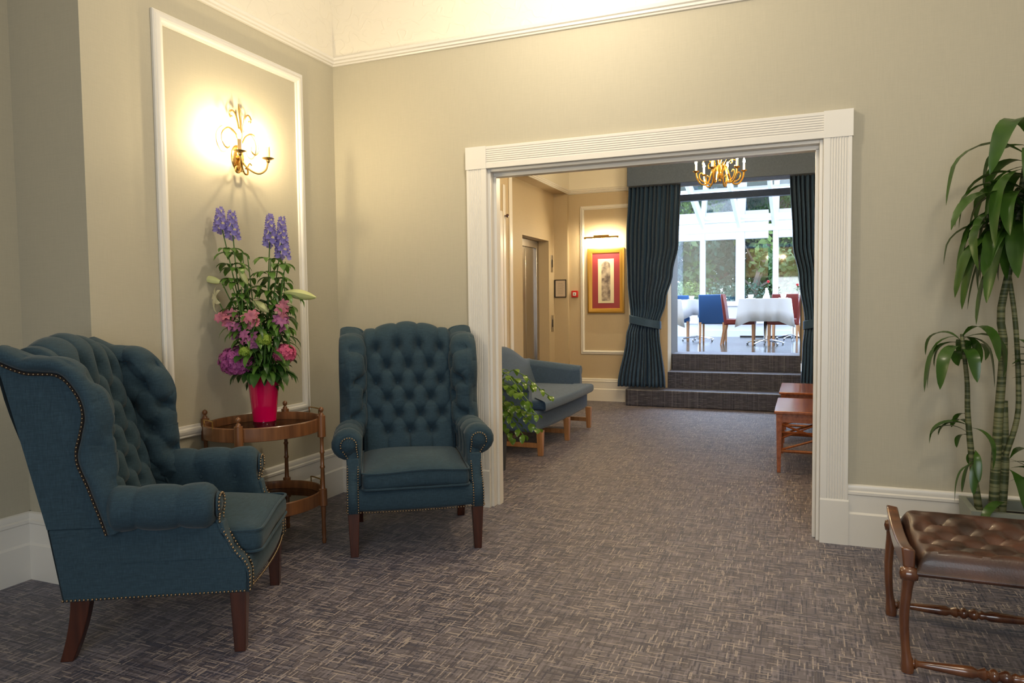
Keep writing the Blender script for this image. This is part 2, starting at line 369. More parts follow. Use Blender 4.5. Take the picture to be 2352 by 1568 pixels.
def pl(tab, z): # piecewise-linear, smoothed
    tab = sorted(tab)
    if z <= tab[0][0]: return tab[0][1]
    for (a, va), (b, vb) in zip(tab, tab[1:]):
        if z <= b: t = (z-a)/(b-a); t = t*t*(3-2*t); return va+(vb-va)*t
    return tab[-1][1]

# ------------------------------------------------------------------ the lounge shell
OX0, OX1, OH = 1.126, 3.02, 2.10       # opening
XR, YF, ZC = 5.7, -6.3, 3.7
struct('floor', MB().box((-.6, YF, -.1), (XR+.1, 5.05, 0)), M['carpet'], smooth=0)
w = MB(); w.box((-.6, 0, 0), (OX0-.0, .13, ZC)); w.box((OX1, 0, 0), (XR, .13, ZC)); w.box((OX0, 0, OH+.0), (OX1, .13, ZC))
struct('wall_back', w, M['paper'], smooth=0)
w = MB(); w.box((-.6, YF, 0), (-.46, -1.83, ZC)); w.box((-.6, -1.83, 0), (0, -.0005, ZC))
struct('wall_left', w, M['paper'], smooth=0)
struct('wall_right', MB().box((XR, YF, 0), (XR+.1, .13, ZC)), M['paper'], smooth=0)
struct('wall_front', MB().box((-.6, YF-.1, 0), (XR+.1, YF, ZC)), M['paper'], smooth=0)
struct('ceiling', MB().box((-.6, YF, ZC), (XR+.1, .13, ZC+.1)), M['plaster'], smooth=0)
# frieze above the cornice (embossed paper), a thin lining of the walls
fz = 2.905
w = MB(); w.box((0, -.012, fz), (XR, -.0006, ZC-.001)); struct('trim_1', w, M['frieze'], smooth=0)
w = MB(); w.box((.0006, -1.83, fz), (.012, -.012, ZC-.001)); struct('trim_2', w, M['frieze'], smooth=0)
# cornice moulding
cp = [(0, 0), (.012, .002), (.016, .010), (.026, .014), (.028, .026), (.038, .032), (.042, .046), (.030, .052), (.020, .060), (0, .062)]
zc = 2.862
w = MB(); w.prism(cp, (-.0, XR), lambda u, v, q: (q, -u-.0005, zc+v)); w.prism(cp, (-1.83, -.0), lambda u, v, q: (u+.0005, q, zc+v))
w.prism(cp, (-.46, .042), lambda u, v, q: (q, -1.83-u-.0005, zc+v)); w.prism(cp, (YF, -1.83), lambda u, v, q: (-.46+u, q, zc+v))
struct('trim_3', w, M['paint'], smooth=30)
# skirting
SH = .317
def skirt_prof(t=.03): return [(0, 0), (t, 0), (t, .165), (t-.008, .175), (t-.009, .262), (t-.004, .268), (t-.004, .280), (t-.012, .286), (t-.010, .300), (t-.014, .312), (t-.022, SH), (0, SH)]
sp = skirt_prof()
w = MB(); w.prism(sp, (.0, .993), lambda u, v, q: (q, -u-.0005, v)); w.prism(sp, (3.154, XR), lambda u, v, q: (q, -u-.0005, v)); struct('baseboard_back', w, M['paint'], smooth=30)
w = MB(); w.prism(sp, (-1.8605, -.0006), lambda u, v, q: (u+.0005, q, v)); w.prism(sp, (-.46, .0005), lambda u, v, q: (q, -1.83-u-.0005, v)); w.prism(sp, (YF, -1.8306), lambda u, v, q: (-.46+u+.0005, q, v)); struct('baseboard_left', w, M['paint'], smooth=30)
# panel moulding on the chimney breast
pf = [(0, 0), (0, .012), (.006, .017), (.014, .014), (.020, .019), (.034, .024), (.044, .022), (.050, .012), (.060, .010), (.062, 0)]
w = MB(); w.rectframe(-1.455, -.337, .603, 2.715, pf, lambda u, v, h: (h+.0005, u, v)); struct('trim_4', w, M['paint'], smooth=30)
# fluted door casing with corner blocks and plinth blocks
def fluted(w0, w1):
    pts = []; n = 7; a = w0+.032; b = w1-.014; pts += [(w0, 0), (w0, .028), (w0+.002, .030)]
    st = (b-a)/n
    for i in range(n):
        x = a+i*st; pts += [(x, .030), (x+st*.25, .0265), (x+st*.55, .0265), (x+st*.8, .030)]
    pts += [(w1-.002, .030), (w1, .028), (w1, 0)]; return pts
w = MB()
w.prism(fluted(0, OX0-.993), (.235, OH-.0), lambda u, v, q: (.993+(OX0-.993)-u, -v-.0005, q))
w.prism(fluted(0, 3.154-OX1), (.235, OH-.0), lambda u, v, q: (OX1+u, -v-.0005, q))
w.prism(fluted(0, .133), (OX0, OX1), lambda u, v, q: (q, -v-.0005, OH+u))
for a, b in ((.989, OX0+.000), (OX1, 3.158)):
    w.box((a, -.0335, OH), (b, -.0005, 2.236)); w.box((a, -.0345, 0), (b, -.0005, .228)); w.prism([(0, 0), (.034, 0), (.030, .009), (0, .009)], (a, b), lambda u, v, q: (q, -u-.0005, .228+v))
struct('trim_5', w, M['paint'], smooth=20)
# door liner and stops
w = MB(); w.box((OX0+.0005, -.004, 0), (OX0+.018, .145, OH-.0005)); w.box((OX1-.018, -.004, 0), (OX1-.0005, .145, OH-.0005)); w.box((OX0+.018, -.004, OH-.018), (OX1-.018, .145, OH-.0005))
w.box((OX0+.018, .045, 0), (OX0+.036, .100, OH-.036)); w.box((OX1-.036, .045, 0), (OX1-.018, .100, OH-.036)); w.box((OX0+.018, .045, OH-.042), (OX1-.018, .100, OH-.018))
struct('door_1', w, M['paint'], bevel=.002)
w = MB()
for a, b in ((OX0-.12, OX0+.0), (OX1, OX1+.12)): w.box((a, .1305, 0), (b, .155, OH+.12))
w.box((OX0, .1305, OH), (OX1, .155, OH+.12)); struct('trim_6', w, M['paint'], bevel=.003)

# ------------------------------------------------------------------ the hall beyond
HX0, HX1, HZ = .07, 3.42, 3.35
YW = 5.0
w = MB(); w.box((-.6, .13, 0), (HX0, 2.98, HZ)); w.box((-.9, 2.98, 2.712), (HX0, 4.93, HZ)); w.box((-.9, 4.93, 0), (HX0, YW+.7, HZ))
w.box((-.317, 2.98, 0), (-.117, 3.78, 2.712)); w.box((-.317, 4.72, 0), (-.117, 4.93, 2.712)); w.box((-.317, 3.78, 2.113), (-.117, 4.72, 2.712))
struct('wall_hall_left', w, M['paperhall'], smooth=0)
struct('wall_hall_right', MB().box((HX1, .13, 0), (HX1+.1, YW, HZ)), M['paperhall'], smooth=0)
w = MB(); w.box((HX0, YW, 0), (1.36, YW+.25, HZ)); w.box((HX0, YW+.25, 0), (1.345, 5.75, HZ)); w.box((2.92, YW, 0), (HX1+.1, 5.75, HZ)); w.box((1.345, YW, 3.0), (2.92, 5.75, HZ))
struct('wall_hall_far', w, M['paperhall'], smooth=0)
w = MB(); w.box((1.345, YW+.26, .61), (1.362, 5.75, 2.99)); w.box((2.903, YW+.02, .61), (2.9195, 5.75, 2.99)); struct('trim_15', w, M['greige'], smooth=0)
struct('ceiling_hall', MB().box((-.9, .13, HZ), (HX1+.1, YW, HZ+.1)), M['plaster'], smooth=0)
w = MB(); zh = 2.70
w.prism(cp, (.13, YW), lambda u, v, q: (HX0+u+.0005, q, zh+v)); w.prism(cp, (HX0, HX1), lambda u, v, q: (q, YW-u-.0005, zh+v)); struct('trim_7', w, M['paint'], smooth=30)
w = MB(); w.box((HX0+.0006, .13, zh+.04), (HX0+.008, YW, HZ-.001)); w.box((HX0, YW-.008, zh+.04), (HX1, YW-.0006, HZ-.001)); struct('trim_8', w, M['plaster'], smooth=0)
w = MB(); w.prism(skirt_prof(), (HX0, .90), lambda u, v, q: (q, YW-u-.0005, v*.93)); struct('baseboard_hall_far', w, M['paint'], smooth=30)
w = MB(); w.prism(skirt_prof(), (.16, 2.72), lambda u, v, q: (HX0+u+.0005, q, v*.93)); struct('baseboard_hall_left', w, M['paint'], smooth=30)
w = MB(); w.rectframe(.229, .915, .612, 2.537, [(a*.8, h) for a, h in pf], lambda u, v, h: (u, YW-h-.0005, v)); struct('trim_9', w, M['paint'], smooth=30)
# architrave of a side doorway at the left
w = MB(); w.box((HX0+.0005, 2.60, 0), (HX0+.022, 2.70, 2.22)); w.box((HX0+.0005, 2.74, 0), (HX0+.012, 2.80, 2.5)); w.box((HX0+.0005, 2.90, 0), (HX0+.018, 2.975, 2.7)); struct('trim_10', w, M['paint'], bevel=.004)
o = MB().lathe([(.004, 0), (.006, .004), (.006, .018), (.016, .022), (.020, .030), (.016, .040), (.004, .044)], (0, 0, 0), 14, Matrix.Rotation(PI/2, 3, 'Y')).build('coat_knob', M['mahog'], loc=(HX0+.012, 2.77, 2.18))
tag(o, 'small round dark knob high on the hall wall just inside the opening', 'knob')
# lift
t = thing('lift_door', 'brushed steel lift doors set deep in the hall wall behind the sofa', 'lift door', (-.30, 4.30, 0))
for s, nm in ((-1, 'door_leaf'), (1, 'door_leaf')):
    a, b = (-.34, -.004) if s < 0 else (.004, .34)
    MB().box((0, a, .01), (.02, b, 1.99)).build(nm, M['steel'], t, bevel=.003)
w = MB(); w.box((-.03, -.52, 0), (.045, -.34, 2.08)); w.box((-.03, .34, 0), (.045, .42, 2.08)); w.box((-.03, -.34, 1.99), (.045, .34, 2.08)); w.box((-.1, -.5, 0), (-.031, .42, 2.1))
w.build('door_frame', M['steel'], t, bevel=.003)
w = MB(); w.box((-.317, 3.7805, 2.085), (-.1175, 4.7195, 2.1125)); struct('trim_11', w, M['paperhall'], smooth=0)
struct('wall_lift_shaft', MB().box((-.9, 2.98, 0), (-.42, 4.93, 2.712)), M['black'], smooth=0)
for z, h, l in ((1.80, .22, 'upper narrow steel lift indicator panel on the wall beside the lift'), (1.02, .21, 'lower narrow steel lift button panel on the wall beside the lift')):
    t = thing('lift_panel', l, 'lift panel', (-.1165, 4.83, z))
    MB().box((0, -.035, -h/2), (.008, .035, h/2)).build('plate', M['steel'], t, bevel=.002)
    MB().box((.0085, -.018, -.05), (.011, .018, .05)).build('display', M['black'], t)
# framed notice on the short return wall, red call point, picture and its lamp
def framed(name, x0, x1, z0, z1, y, wd, mat, label, cat, th=.02):
    t = thing(name, label, cat, ((x0+x1)/2, y, z0)); a = (x1-x0)/2; h = z1-z0
    MB().rectframe(-a, a, 0, h, [(0, 0), (0, th*.8), (wd*.3, th), (wd*.7, th*.75), (wd, th*.5), (wd, 0)], lambda u, v, q: (u, -q, v)).build('frame', mat, t, smooth=30)
    return t, a, h
t, a, h = framed('framed_notice', -.108, .052, 1.357, 1.592, 4.9285, .012, M['darkframe'], 'framed cream notice in a thin black frame beside the lift', 'notice')
p_ = MB().box((-a+.01, -.006, .01), (a-.01, 0, h-.01)).build('paper', M['paperwhite'], t)
w = MB()
for k in range(11): w.box((-.045+rnd.random()*.01, -.0066, .045+k*.014), (.03+rnd.random()*.02, -.0061, .048+k*.014))
w.build('printed_lines', M['ink'], p_, smooth=0)
t = thing('fire_alarm_call_point', 'small square red fire alarm call point on wall left of the gilt picture', 'fire alarm', (.149, YW-.0005, 1.40))
MB().box((-.044, -.03, -.044), (.044, 0, .044)).build('housing', M['red'], t, bevel=.006)
b_ = MB().box((-.022, -.033, -.022), (.022, -.0305, .022)).build('button_plate', M['white'], t, bevel=.001)
MB().lathe([(.007, 0), (.007, .002)], (0, -.0335, 0), 12, Matrix.Rotation(PI/2, 3, 'X')).build('dot', M['black'], b_)
t, a, h = framed('picture', .326, .812, 1.147, 1.983, YW-.0005, .062, M['giltframe'], 'tall gilt framed picture with a crimson mount and a narrow sepia print', 'picture', .035)
MB().box((-a+.05, -.010, .05), (a-.05, 0, h-.05)).build('mount', M['redmat'], t)
c_ = MB().box((-.105, -.013, .13), (.105, -.0105, .70)).build('slip', M['cream'], t)
pp = [(-.058, .16), (.058, .16)]+[(.058*math.cos(q), .61+.058*math.sin(q)) for q in [PI*i/12 for i in range(13)]]
MB().prism(pp, (.0135, .0145), lambda u, v, q: (u, -q, v)).build('print', M['print'], c_, smooth=0)
t = thing('picture_light', 'brass picture light glowing above the gilt picture', 'picture light', (.545, YW-.0005, 2.112))
MB().tube([(-.225, -.15, 0), (.225, -.15, 0)], .014, 12).build('shade', M['brass'], t)
w = MB(); w.box((-.10, -.155, .004), (.10, -.13, .03)); w.tube([(0, -.14, .02), (0, -.07, .03), (0, 0, .0)], .007, 8); w.box((-.03, -.012, -.03), (.03, 0, .03)); w.build('bracket', M['brass'], t, bevel=.003)
MB().tube([(-.20, -.15, -.019), (.20, -.15, -.019)], .007, 8).build('lamp_tube', M['tube'], t)

# ------------------------------------------------------------------ steps
t = thing('carpeted_steps', 'three dark carpeted steps rising to the conservatory between the curtains', 'steps', (0, 0, 0))
Z1, Z2, Z3 = .204, .405, .61
def rstep(x0, x1, y0, y1, z0, z1, rc=.06):
    pts = [(x0+rc*(1-math.cos(a)), y0+rc*(1-math.sin(a))) for a in [PI/2*i/5 for i in range(6)]]
    return MB().prism(pts+[(x1, y0), (x1, y1), (x0, y1)], (z0, z1), lambda u, v, q: (u, v, q))
rstep(.885, HX1-.01, 4.66, 4.9995, .0, Z1, .05).build('step', M['stepcarpet'], t, bevel=.012, seg=3)
rstep(1.362, 2.918, 4.975, 5.75, .0, Z2, .005).build('step', M['stepcarpet'], t, bevel=.012, seg=3)
rstep(1.3625, 2.9175, 5.295, 5.80, Z2+.0005, Z3, .005).build('step', M['stepcarpet'], t, bevel=.012, seg=3)

# ------------------------------------------------------------------ curtains and pelmet
def curtain(name, ledge, redge, label, seed, ztie, y0, zb):
    r = random.Random(seed); t = thing(name, label, 'curtain', (0, y0, 0)); NP = 12; ph = [r.uniform(-.35, .35) for _ in range(NP+2)]
    def fn(u, v):
        z = lerp(2.72, zb, v); a = pl(ledge, z); b = pl(redge, z); k = u*NP; i = int(k); f = k-i
        sh = lerp(ph[i], ph[i+1], f)*(.6+.4*math.sin(z*2.2+i))
        amp = .050*(b-a)/.6*(1 if z > ztie+.15 or z < ztie-.1 else .55)+.010
        return (lerp(a, b, u)+.008*math.sin(6.28*(k+sh)*2+z), -amp*math.cos(2*PI*(k+sh))-.012*math.sin(PI*u), z)
    MB().grid(fn, 150, 44).build('drape', M['curtain'], t, smooth=70, solid=.004)
    a = pl(ledge, ztie)-.012; b = pl(redge, ztie)+.012
    rings = []
    for z, g in ((ztie-.055, 0), (ztie-.05, .006), (ztie+.04, .006), (ztie+.045, 0)):
        rings.append([((a+b)/2+((b-a)/2+g)*math.cos(q), (.078+g)*math.sin(q), z+.04*math.cos(q)*(-1 if name == 'curtain' and seed == 3 else 1)) for q in [2*PI*i/28 for i in range(28)]])
    MB().loft(rings, True, False).build('tieback', M['curtain'], t, solid=.004)
    return t
curtain('curtain', [(2.72, .915), (2.01, .882), (1.58, .894), (1.09, .935), (.85, .88), (.23, .775)], [(2.72, 1.553), (2.0, 1.530), (1.62, 1.46), (1.30, 1.375), (.99, 1.285), (.24, 1.362)], 'left hand dark slate curtain, gathered by a tieback beside the steps', 3, 1.04, 4.82, .225)
curtain('curtain', [(2.72, 2.785), (1.93, 2.818), (1.53, 2.89), (1.03, 2.955), (.70, 2.93), (.30, 2.915)], [(2.72, 3.38), (1.9, 3.37), (1.03, 3.30), (.3, 3.38)], 'right hand dark slate curtain partly hidden by the door frame', 5, 1.04, 4.82, .225)
o = MB().box((.918, 4.68, 2.70), (3.40, 4.955, 3.02)).build('pelmet', M['pelmet'], bevel=.008); tag(o, 'long grey blue box pelmet across the top of the curtains', 'pelmet')

# ------------------------------------------------------------------ wing chair
def nails(mb, path, gap=.0135, r=.0048):
    P = curve_pts(path, 200); L = sum((P[i+1]-P[i]).length for i in range(199)); n = max(2, int(L/gap)); P = curve_pts(path, n)
    for p in P: mb.ball(p, r, 6, 4)
def wing_chair(label, loc, rz):
    T = thing('wing_chair', label, 'armchair', loc, rz); F = M['teal']
    # body: lower carcass sides and outside back
    side = [(-.028, .226), (.600, .226), (.640, .490), (.05, .490), (.028, .385), (-.006, .352), (-.028, .325)]
    body = MB()
    for s in (-1, 1): body.prism(side, (.285, .346), lambda u, v, q, s=s: (s*q, u, v))
    def outer(u, v):
        x = lerp(-.346, .346, u); z = lerp(.226, 1.06, v); z += max(0, v-.6)/.4*.045*math.cos(PI*min(1, abs(x)/.3)/2)**2*(abs(x) < .3)
        y = pl([(.226, .600), (.49, .642), (1.1, .782)], z) if z > .49 else lerp(.6, .642, (z-.226)/.264)
        return (x, y+.004*math.sin(PI*u), z)
    body.grid(outer, 24, 16)
    body.box((-.30, .02, .235), (.30, .60, .34)); body.box((-.30, .56, .3), (.30, .60, .56))
    body.build('frame', F, T, smooth=40, bevel=.006)
    # front rail, bowed out
    def rail(u, v):
        x = lerp(-.287, .287, u); a = PI*v; return (x, -.012-.026*math.sin(a)**.5-.018*math.sin(PI*u)**.7, lerp(.226, .352, v)) if 0 < v < 1 else (x, .03, lerp(.226, .352, v))
    MB().grid(rail, 24, 10).build('front_rail', F, T, smooth=60)
    # seat cushion with piping
    def sq(x, y, hx, y0, y1, rc, n=7):
        pts = []
        for cx_, cy_, a0 in ((hx-rc, y0+rc, -PI/2), (hx-rc, y1-rc, 0), (-hx+rc, y1-rc, PI/2), (-hx+rc, y0+rc, PI)):
            for k in range(n): a = a0+PI/2*k/(n-1); pts.append((cx_+rc*math.cos(a), cy_+rc*math.sin(a)))
        out = []
        for i in range(len(pts)):
            p, q = pts[i], pts[(i+1) % len(pts)]; d = math.hypot(q[0]-p[0], q[1]-p[1]); m_ = max(1, int(d/.05))
            for k in range(m_): out.append((lerp(p[0], q[0], k/m_), lerp(p[1], q[1], k/m_)))
        return out
    base = sq(0, 0, .266, -.062, .52, .035)
    def ring(ins, z, crown=0):
        r_ = []
        for x, y in base:
            cx_, cy_ = 0, .23; fx = 1-ins/.266; fy = 1-ins/.29; X = x*fx; Y = cy_+(y-cy_)*fy
            e = (1-(X/.27)**2)*(1-((Y-.23)/.295)**2); r_.append((X, Y, z+crown*max(0, e)+.006*math.sin(X*13+1)*math.cos(Y*9)))
        return r_
    rings = [ring(.2, .345), ring(.05, .345), ring(.004, .352), ring(-.004, .375), ring(-.004, .410), ring(.003, .432), ring(.03, .440, .05), ring(.08, .442, .05), ring(.14, .442, .05), ring(.20, .442, .05), ring(.25, .442, .05)]
    cu = MB().loft(rings).build('seat_cushion', F, T, smooth=70)
    w = MB(); w.tube([(x*1.012, .23+(y-.23)*1.01, .436+.006*math.sin(x*13+1)*math.cos(y*9)) for x, y in base+base[:1]], .0055, 6, False)
    w.tube([(x*1.012, .23+(y-.23)*1.01, .352) for x, y in base+base[:1]], .0055, 6, False); w.build('piping', F, cu)
    # buttoned back
    PX, DZ, Z0 = .126, .092, .535
    def tuft(x, z, top=5, bot=0, H=.062, px=PX, dz=DZ, z0=Z0, ymax=.2):
        j = (z-z0)/dz
        a = x/px+j/2; b = x/px-j/2; e = .30
        fd = (abs(math.sin(PI*a))*abs(math.sin(PI*b)))**e
        ft = abs(math.sin(PI*(x/px+top/2)))**e; fb = abs(math.sin(PI*(x/px+bot/2)))**e
        f = fd
        if j > top: f = lerp(fd, ft, min(1, (j-top)/.25))
        if j < bot: f = lerp(fd, fb, min(1, (bot-j)/.25))
        best = 9
        for jj in range(max(bot, int(j)-1), min(top, int(j)+2)+1):
            off = (jj % 2)/2; k = round(x/px-off)
            for kk in (k-1, k, k+1):
                X = (kk+off)*px
                if abs(X) <= ymax: best = min(best, math.hypot(x-X, z-(z0+jj*dz)))
        return H*(.34*f+.66*(1-math.exp(-best*best/(2*.019**2))))
    prof = curve_pts([(0, .515, .36), (0, .525, .45), (0, .60, .75), (0, .655, .95), (0, .675, 1.02), (0, .705, 1.058), (0, .745, 1.063), (0, .782, 1.035), (0, .775, .96)], 91)
    i0 = next(i for i, q_ in enumerate(prof) if q_.z > 1.0); dl = (prof[1]-prof[0]).length
    def back(u, v):
        x = lerp(-.262, .262, u); i = min(89, int(v*90)); p = prof[i]; q = prof[i+1]; f = v*90-i; p = p.lerp(q, f); tn = (q-prof[i]).normalized(); nr = Vector((0, -tn.z, tn.y))
        zz = p.z if i < i0 else prof[i0].z+(v*90-i0)*dl
        h = tuft(x, zz)*(1 if v < .85 else max(0, (1-v)/.15))
        edge = max(0, (abs(x)-.235)/.03); h -= .03*min(1, edge)**2
        cam_ = .048*math.cos(PI*min(1, abs(x)/.27)/2)**1.3*max(0, min(1, (p.z-.9)/.14))
        return (x, p.y+nr.y*h, p.z+nr.z*h+cam_)
    bk = MB().grid(back, 120, 170).build('backrest', F, T, smooth=80)
    for jj in range(6):
        for k in range(-2, 3):
            x = (k+(jj % 2)/2)*PX
            if abs(x) > .2: continue
            z = Z0+jj*DZ; y = pl([(.45, .525), (.75, .60), (.95, .655), (1.02, .675)], z)-.004
            MB().ball((x, y+.004, z), .010, 10, 6, (1, .55, 1)).build('button', F, bk)
    # wings
    nl = [(.436, .470), (.446, .505), (.490, .640), (.524, .742), (.510, .820), (.496, .896), (.515, .970), (.570, 1.040), (.640, 1.052), (.697, 1.058), (.782, 1.098)]
    for s in (-1, 1):
        C = curve_pts([(0, a, b) for a, b in nl], 240)
        sec = [(-.346, -.012), (-.352, .000), (-.372, .004), (-.388, .016), (-.393, .030), (-.386, .044), (-.366, .052), (-.338, .055), (-.310, .054), (-.285, .048), (-.265, .037), (-.250, .020), (-.240, .002)]
        nn = 48; sec = [(q_.x, q_.y) for q_ in curve_pts([(a_, b_, 0) for a_, b_ in sec], 44)]
        rings = []
        for i, p in enumerate(C):
            a = C[max(0, i-1)]; b = C[min(239, i+1)]; tn = (b-a).normalized(); nr = Vector((0, -tn.z, tn.y))
            f_ = abs(math.sin(PI*(i/239*6.5+.25)))**.35; k_ = .86+.14*f_
            row = []
            m_n = pl([(.47, 1.2), (.60, 1.6), (.742, 2.1), (.896, 1.55), (1.0, 1.1), (1.05, 1.0)], p.z)
            for x_, n_ in sec:
                n_ = n_*(1+(m_n-1)*max(0, min(1, (x_+.393)/.06))) if n_ > 0 else n_
                kk_ = k_ if x_ < -.36 and n_ > .01 else 1; Y = p.y+nr.y*n_; Z = p.z+nr.z*n_; tf = .052-tuft(Y-.525-(Z-.945)*.155, Z, 5, 0, .052, .132, .096, .553, 9)
                g_ = max(0, min(1, (x_+.365)/.05)); n2 = n_*kk_-tf*.45*g_; X = x_-tf*.9*g_*min(1, max(0, x_+.345)/.05)
                zz_ = p.z+nr.z*n2
                if zz_ < .58 and X > -.30: X = min(X, -(.24+(.58-zz_)*.75))
                row.append(Vector((s*X, p.y+nr.y*n2, zz_)))
            st = row[-1]; t_ = i/239; fl_ = .05*max(0, 1-t_/.10)
            for k in range(1, nn+1):
                q = k/nn; Y = lerp(st.y, lerp(.56, .735, t_), q); Z = lerp(st.z, lerp(.38, 1.02, t_), q)
                h = tuft(Y-.525-(Z-.945)*.155, Z, 5, 0, .052, .132, .096, .553, 9)
                row.append(Vector((-s*(.240-.006*q-h*.9+.047+max(0, min(.05, (.57-Z)*.5))+fl_*min(1, q*3)), Y, Z)))
            rings.append(row)
        wg = MB().loft(rings, False, False)
        # flat outside panel
        poly = [(.44, .492)]+[(p.y, p.z) for p in C[::13]]+[(.782, 1.098), (.70, .745), (.642, .492)]
        wg.prism(poly, (.300, .349), lambda u, v, q, s=s: (s*q*1.0, u, v))
        wn = wg.build('wing', F, T, smooth=60)
        for jj in range(0, 6):
            for k in range(-3, 3):
                Z = .553+jj*.096; c = (k+(jj % 2)/2)*.132; Y = c+.525+(Z-.945)*.155
                fr = pl([(b, a) for a, b in nl[:7]], Z)-.03
                if Y < fr or Y > pl([(.47, .53), (1.05, .68)], Z) or Z > 1.04: continue
                MB().ball((s*.281, Y, Z), .009, 8, 5, (.5, 1, 1)).build('button', F, wn)
        inn = []
        for i in range(0, 240, 13):
            a = C[max(0, i-1)]; b = C[min(239, i+1)]; tn = (b-a).normalized(); q_ = C[i]-Vector((0, -tn.z, tn.y))*.009; inn.append((s*.3515, q_.y, q_.z))
        gm = MB().tube(curve_pts(inn, 90), .0065, 6).build('gimp_band', M['gimp'], T, smooth=60)
        nm = MB(); nails(nm, [(x_+s*.005, y_, z_) for x_, y_, z_ in inn], .0145, .0046); nm.build('wing_nailheads', M['nail'], T, smooth=60)
    # arms
    for s in (-1, 1):
        def sect(o, y, s=s, fold=1.0):
            c = (.338, .555); R_ = .082*fold-o; pts = [(.272+o*.4, .36), (.272+o*.4, .44), (.270+o*.4, .52)]
            for k in range(13):
                a = PI-.35-(PI*1.42)*k/12; pts.append((c[0]+R_*math.cos(a)*(1.05 if math.cos(a) > 0 else .95), c[1]+R_*math.sin(a)))
            pts += [(.349-o*.2, .485), (.349-o*.2, .40), (.349-o*.2, .36)]
            return pts
        def yf(z): return pl([(.32, -.028), (.352, -.006), (.385, .028), (.49, .076), (.56, .070), (.64, .078)], z)
        rings = []
        for o_, dy in ((.042, .0), (.036, -.004), (.022, .000), (.008, .012), (0, .030)):
            rings.append([(s*x, yf(z)+dy, z) for x, z in sect(o_, 0)])
        for i in range(60):
            y = .11+.44*i/59; f_ = abs(math.sin(PI*((y-.045)/.145)))**.32; fo = .80+.20*f_; g_ = 1-max(0, min(1, (y-.40)/.07))
            row = []
            for n_, (x, z) in enumerate(sect(0, y, fold=fo)):
                yy = max(y, yf(z)+.032)
                dimple = 0
                for by in (.166, .31, .455): dimple = max(dimple, math.exp(-((y-by)**2+(z-.512)**2)/(2*.020**2))) if n_ < 6 else dimple
                if x > .335: x = .335+(x-.335)*g_; z = z if z > .5 else z
                row.append((s*(x+.036*dimple), yy, z))
            rings.append(row)
        am = MB().loft(rings).build('arm', F, T, smooth=60)
        for by in (.166, .31, .455): MB().ball((s*.296, by, .513), .009, 8, 5, (.5, 1, 1)).build('button', F, am)
        # front facing of the arm
        fc = [(.288, .228), (.288, .34), (.292, .45), (.296, .53)]+[(.336+.042*math.cos(a), .556+.042*math.sin(a)) for a in [PI-.3-k*(PI*1.35)/10 for k in range(11)]]+[(.346, .47), (.346, .34), (.346, .228)]
        fm = MB(); n = len(fc); fr_ = [(s*x, yf(z)-.006, z) for x, z in fc]; bk_ = [(s*x, yf(z)+.02, z) for x, z in fc]
        # strip-triangulate facing by pairing inner and outer edges
        L_ = [(.288, z) for z in (.228, .30, .34, .36, .385, .42, .45)]+[(.294, .50)]
        Rr = [(.346, z) for z in (.228, .30, .34, .36, .385, .42, .45)]+[(.350, .50)]
        vs = []; 
        for (a, z), (b, z2) in zip(L_, Rr): vs += [(s*a, yf(z)-.005, z), (s*b, yf(z)-.005, z2)]
        fm.add(vs, [(2*i, 2*i+1, 2*i+3, 2*i+2) for i in range(7)])
        dk = [(s*(.336+.046*math.cos(a)), yf(.556+.046*math.sin(a))-.011, .556+.046*math.sin(a)) for a in [2*PI*k/20 for k in range(20)]]
        fm.add([(s*.336, .056, .556)]+dk, [(0, 1+i, 1+(i+1) % 20) for i in range(20)])
        fm.build('arm_facing', F, T, solid=.006)
        nm = MB()
        nails(nm, [(s*.291, yf(z)-(.010 if z < .44 else .015), z) for z in (.235, .30, .34, .37, .40, .45, .49)]+[(s*(.336+.040*math.cos(a)), .053, .556+.040*math.sin(a)) for a in [PI+.3-k*(PI+.55)/8 for k in range(0, 9)]], .0125)
        nails(nm, [(s*.343, yf(z)-(.010 if z < .44 else .015), z) for z in (.235, .30, .34, .37, .40, .45, .49)]+[(s*.364, .054, .525)], .0125)
        nails(nm, [(s*.349, y, .234) for y in (-.02, .2, .4, .6)])
        nm.build('arm_nailheads', M['nail'], T, smooth=60)
        # legs
        lx = .315
        MB().hexa([(s*lx-.019, -.014, 0), (s*lx+.019, -.014, 0), (s*lx+.019, .026, 0), (s*lx-.019, .026, 0), (s*lx-.029, -.024, .232), (s*lx+.029, -.024, .232), (s*lx+.029, .034, .232), (s*lx-.029, .034, .232)]).build('leg', M['mahog'], T, bevel=.003)
        rg = []
        for k in range(7):
            v = k/6; z = .235*(1-v); yb = .555+.055*v**1.6; h_ = lerp(.034, .022, v); rg.append([(s*.30-.022, yb-h_, z), (s*.30+.022, yb-h_, z), (s*.30+.022, yb+h_, z), (s*.30-.022, yb+h_, z)])
        MB().loft(rg).build('leg', M['mahog'], T, smooth=50, bevel=.003)
    nm = MB(); nails(nm, [(x, -.034-.018*math.sin(PI*(x+.287)/.574)**.7, .233) for x in (-.28, -.2, -.1, 0, .1, .2, .28)]); nm.build('rail_nailheads', M['nail'], T, smooth=60)
    return T
A1 = math.radians(119.34); A2 = math.radians(33.27)
wc = wing_chair('blue buttoned wing chair seen from its side in the left foreground', (.8595, -1.7735, 0), A1)
dup(wc, (1.100, -.900, 0), A2, 'blue buttoned wing chair facing the camera, just left of the doorway', 'armchair')

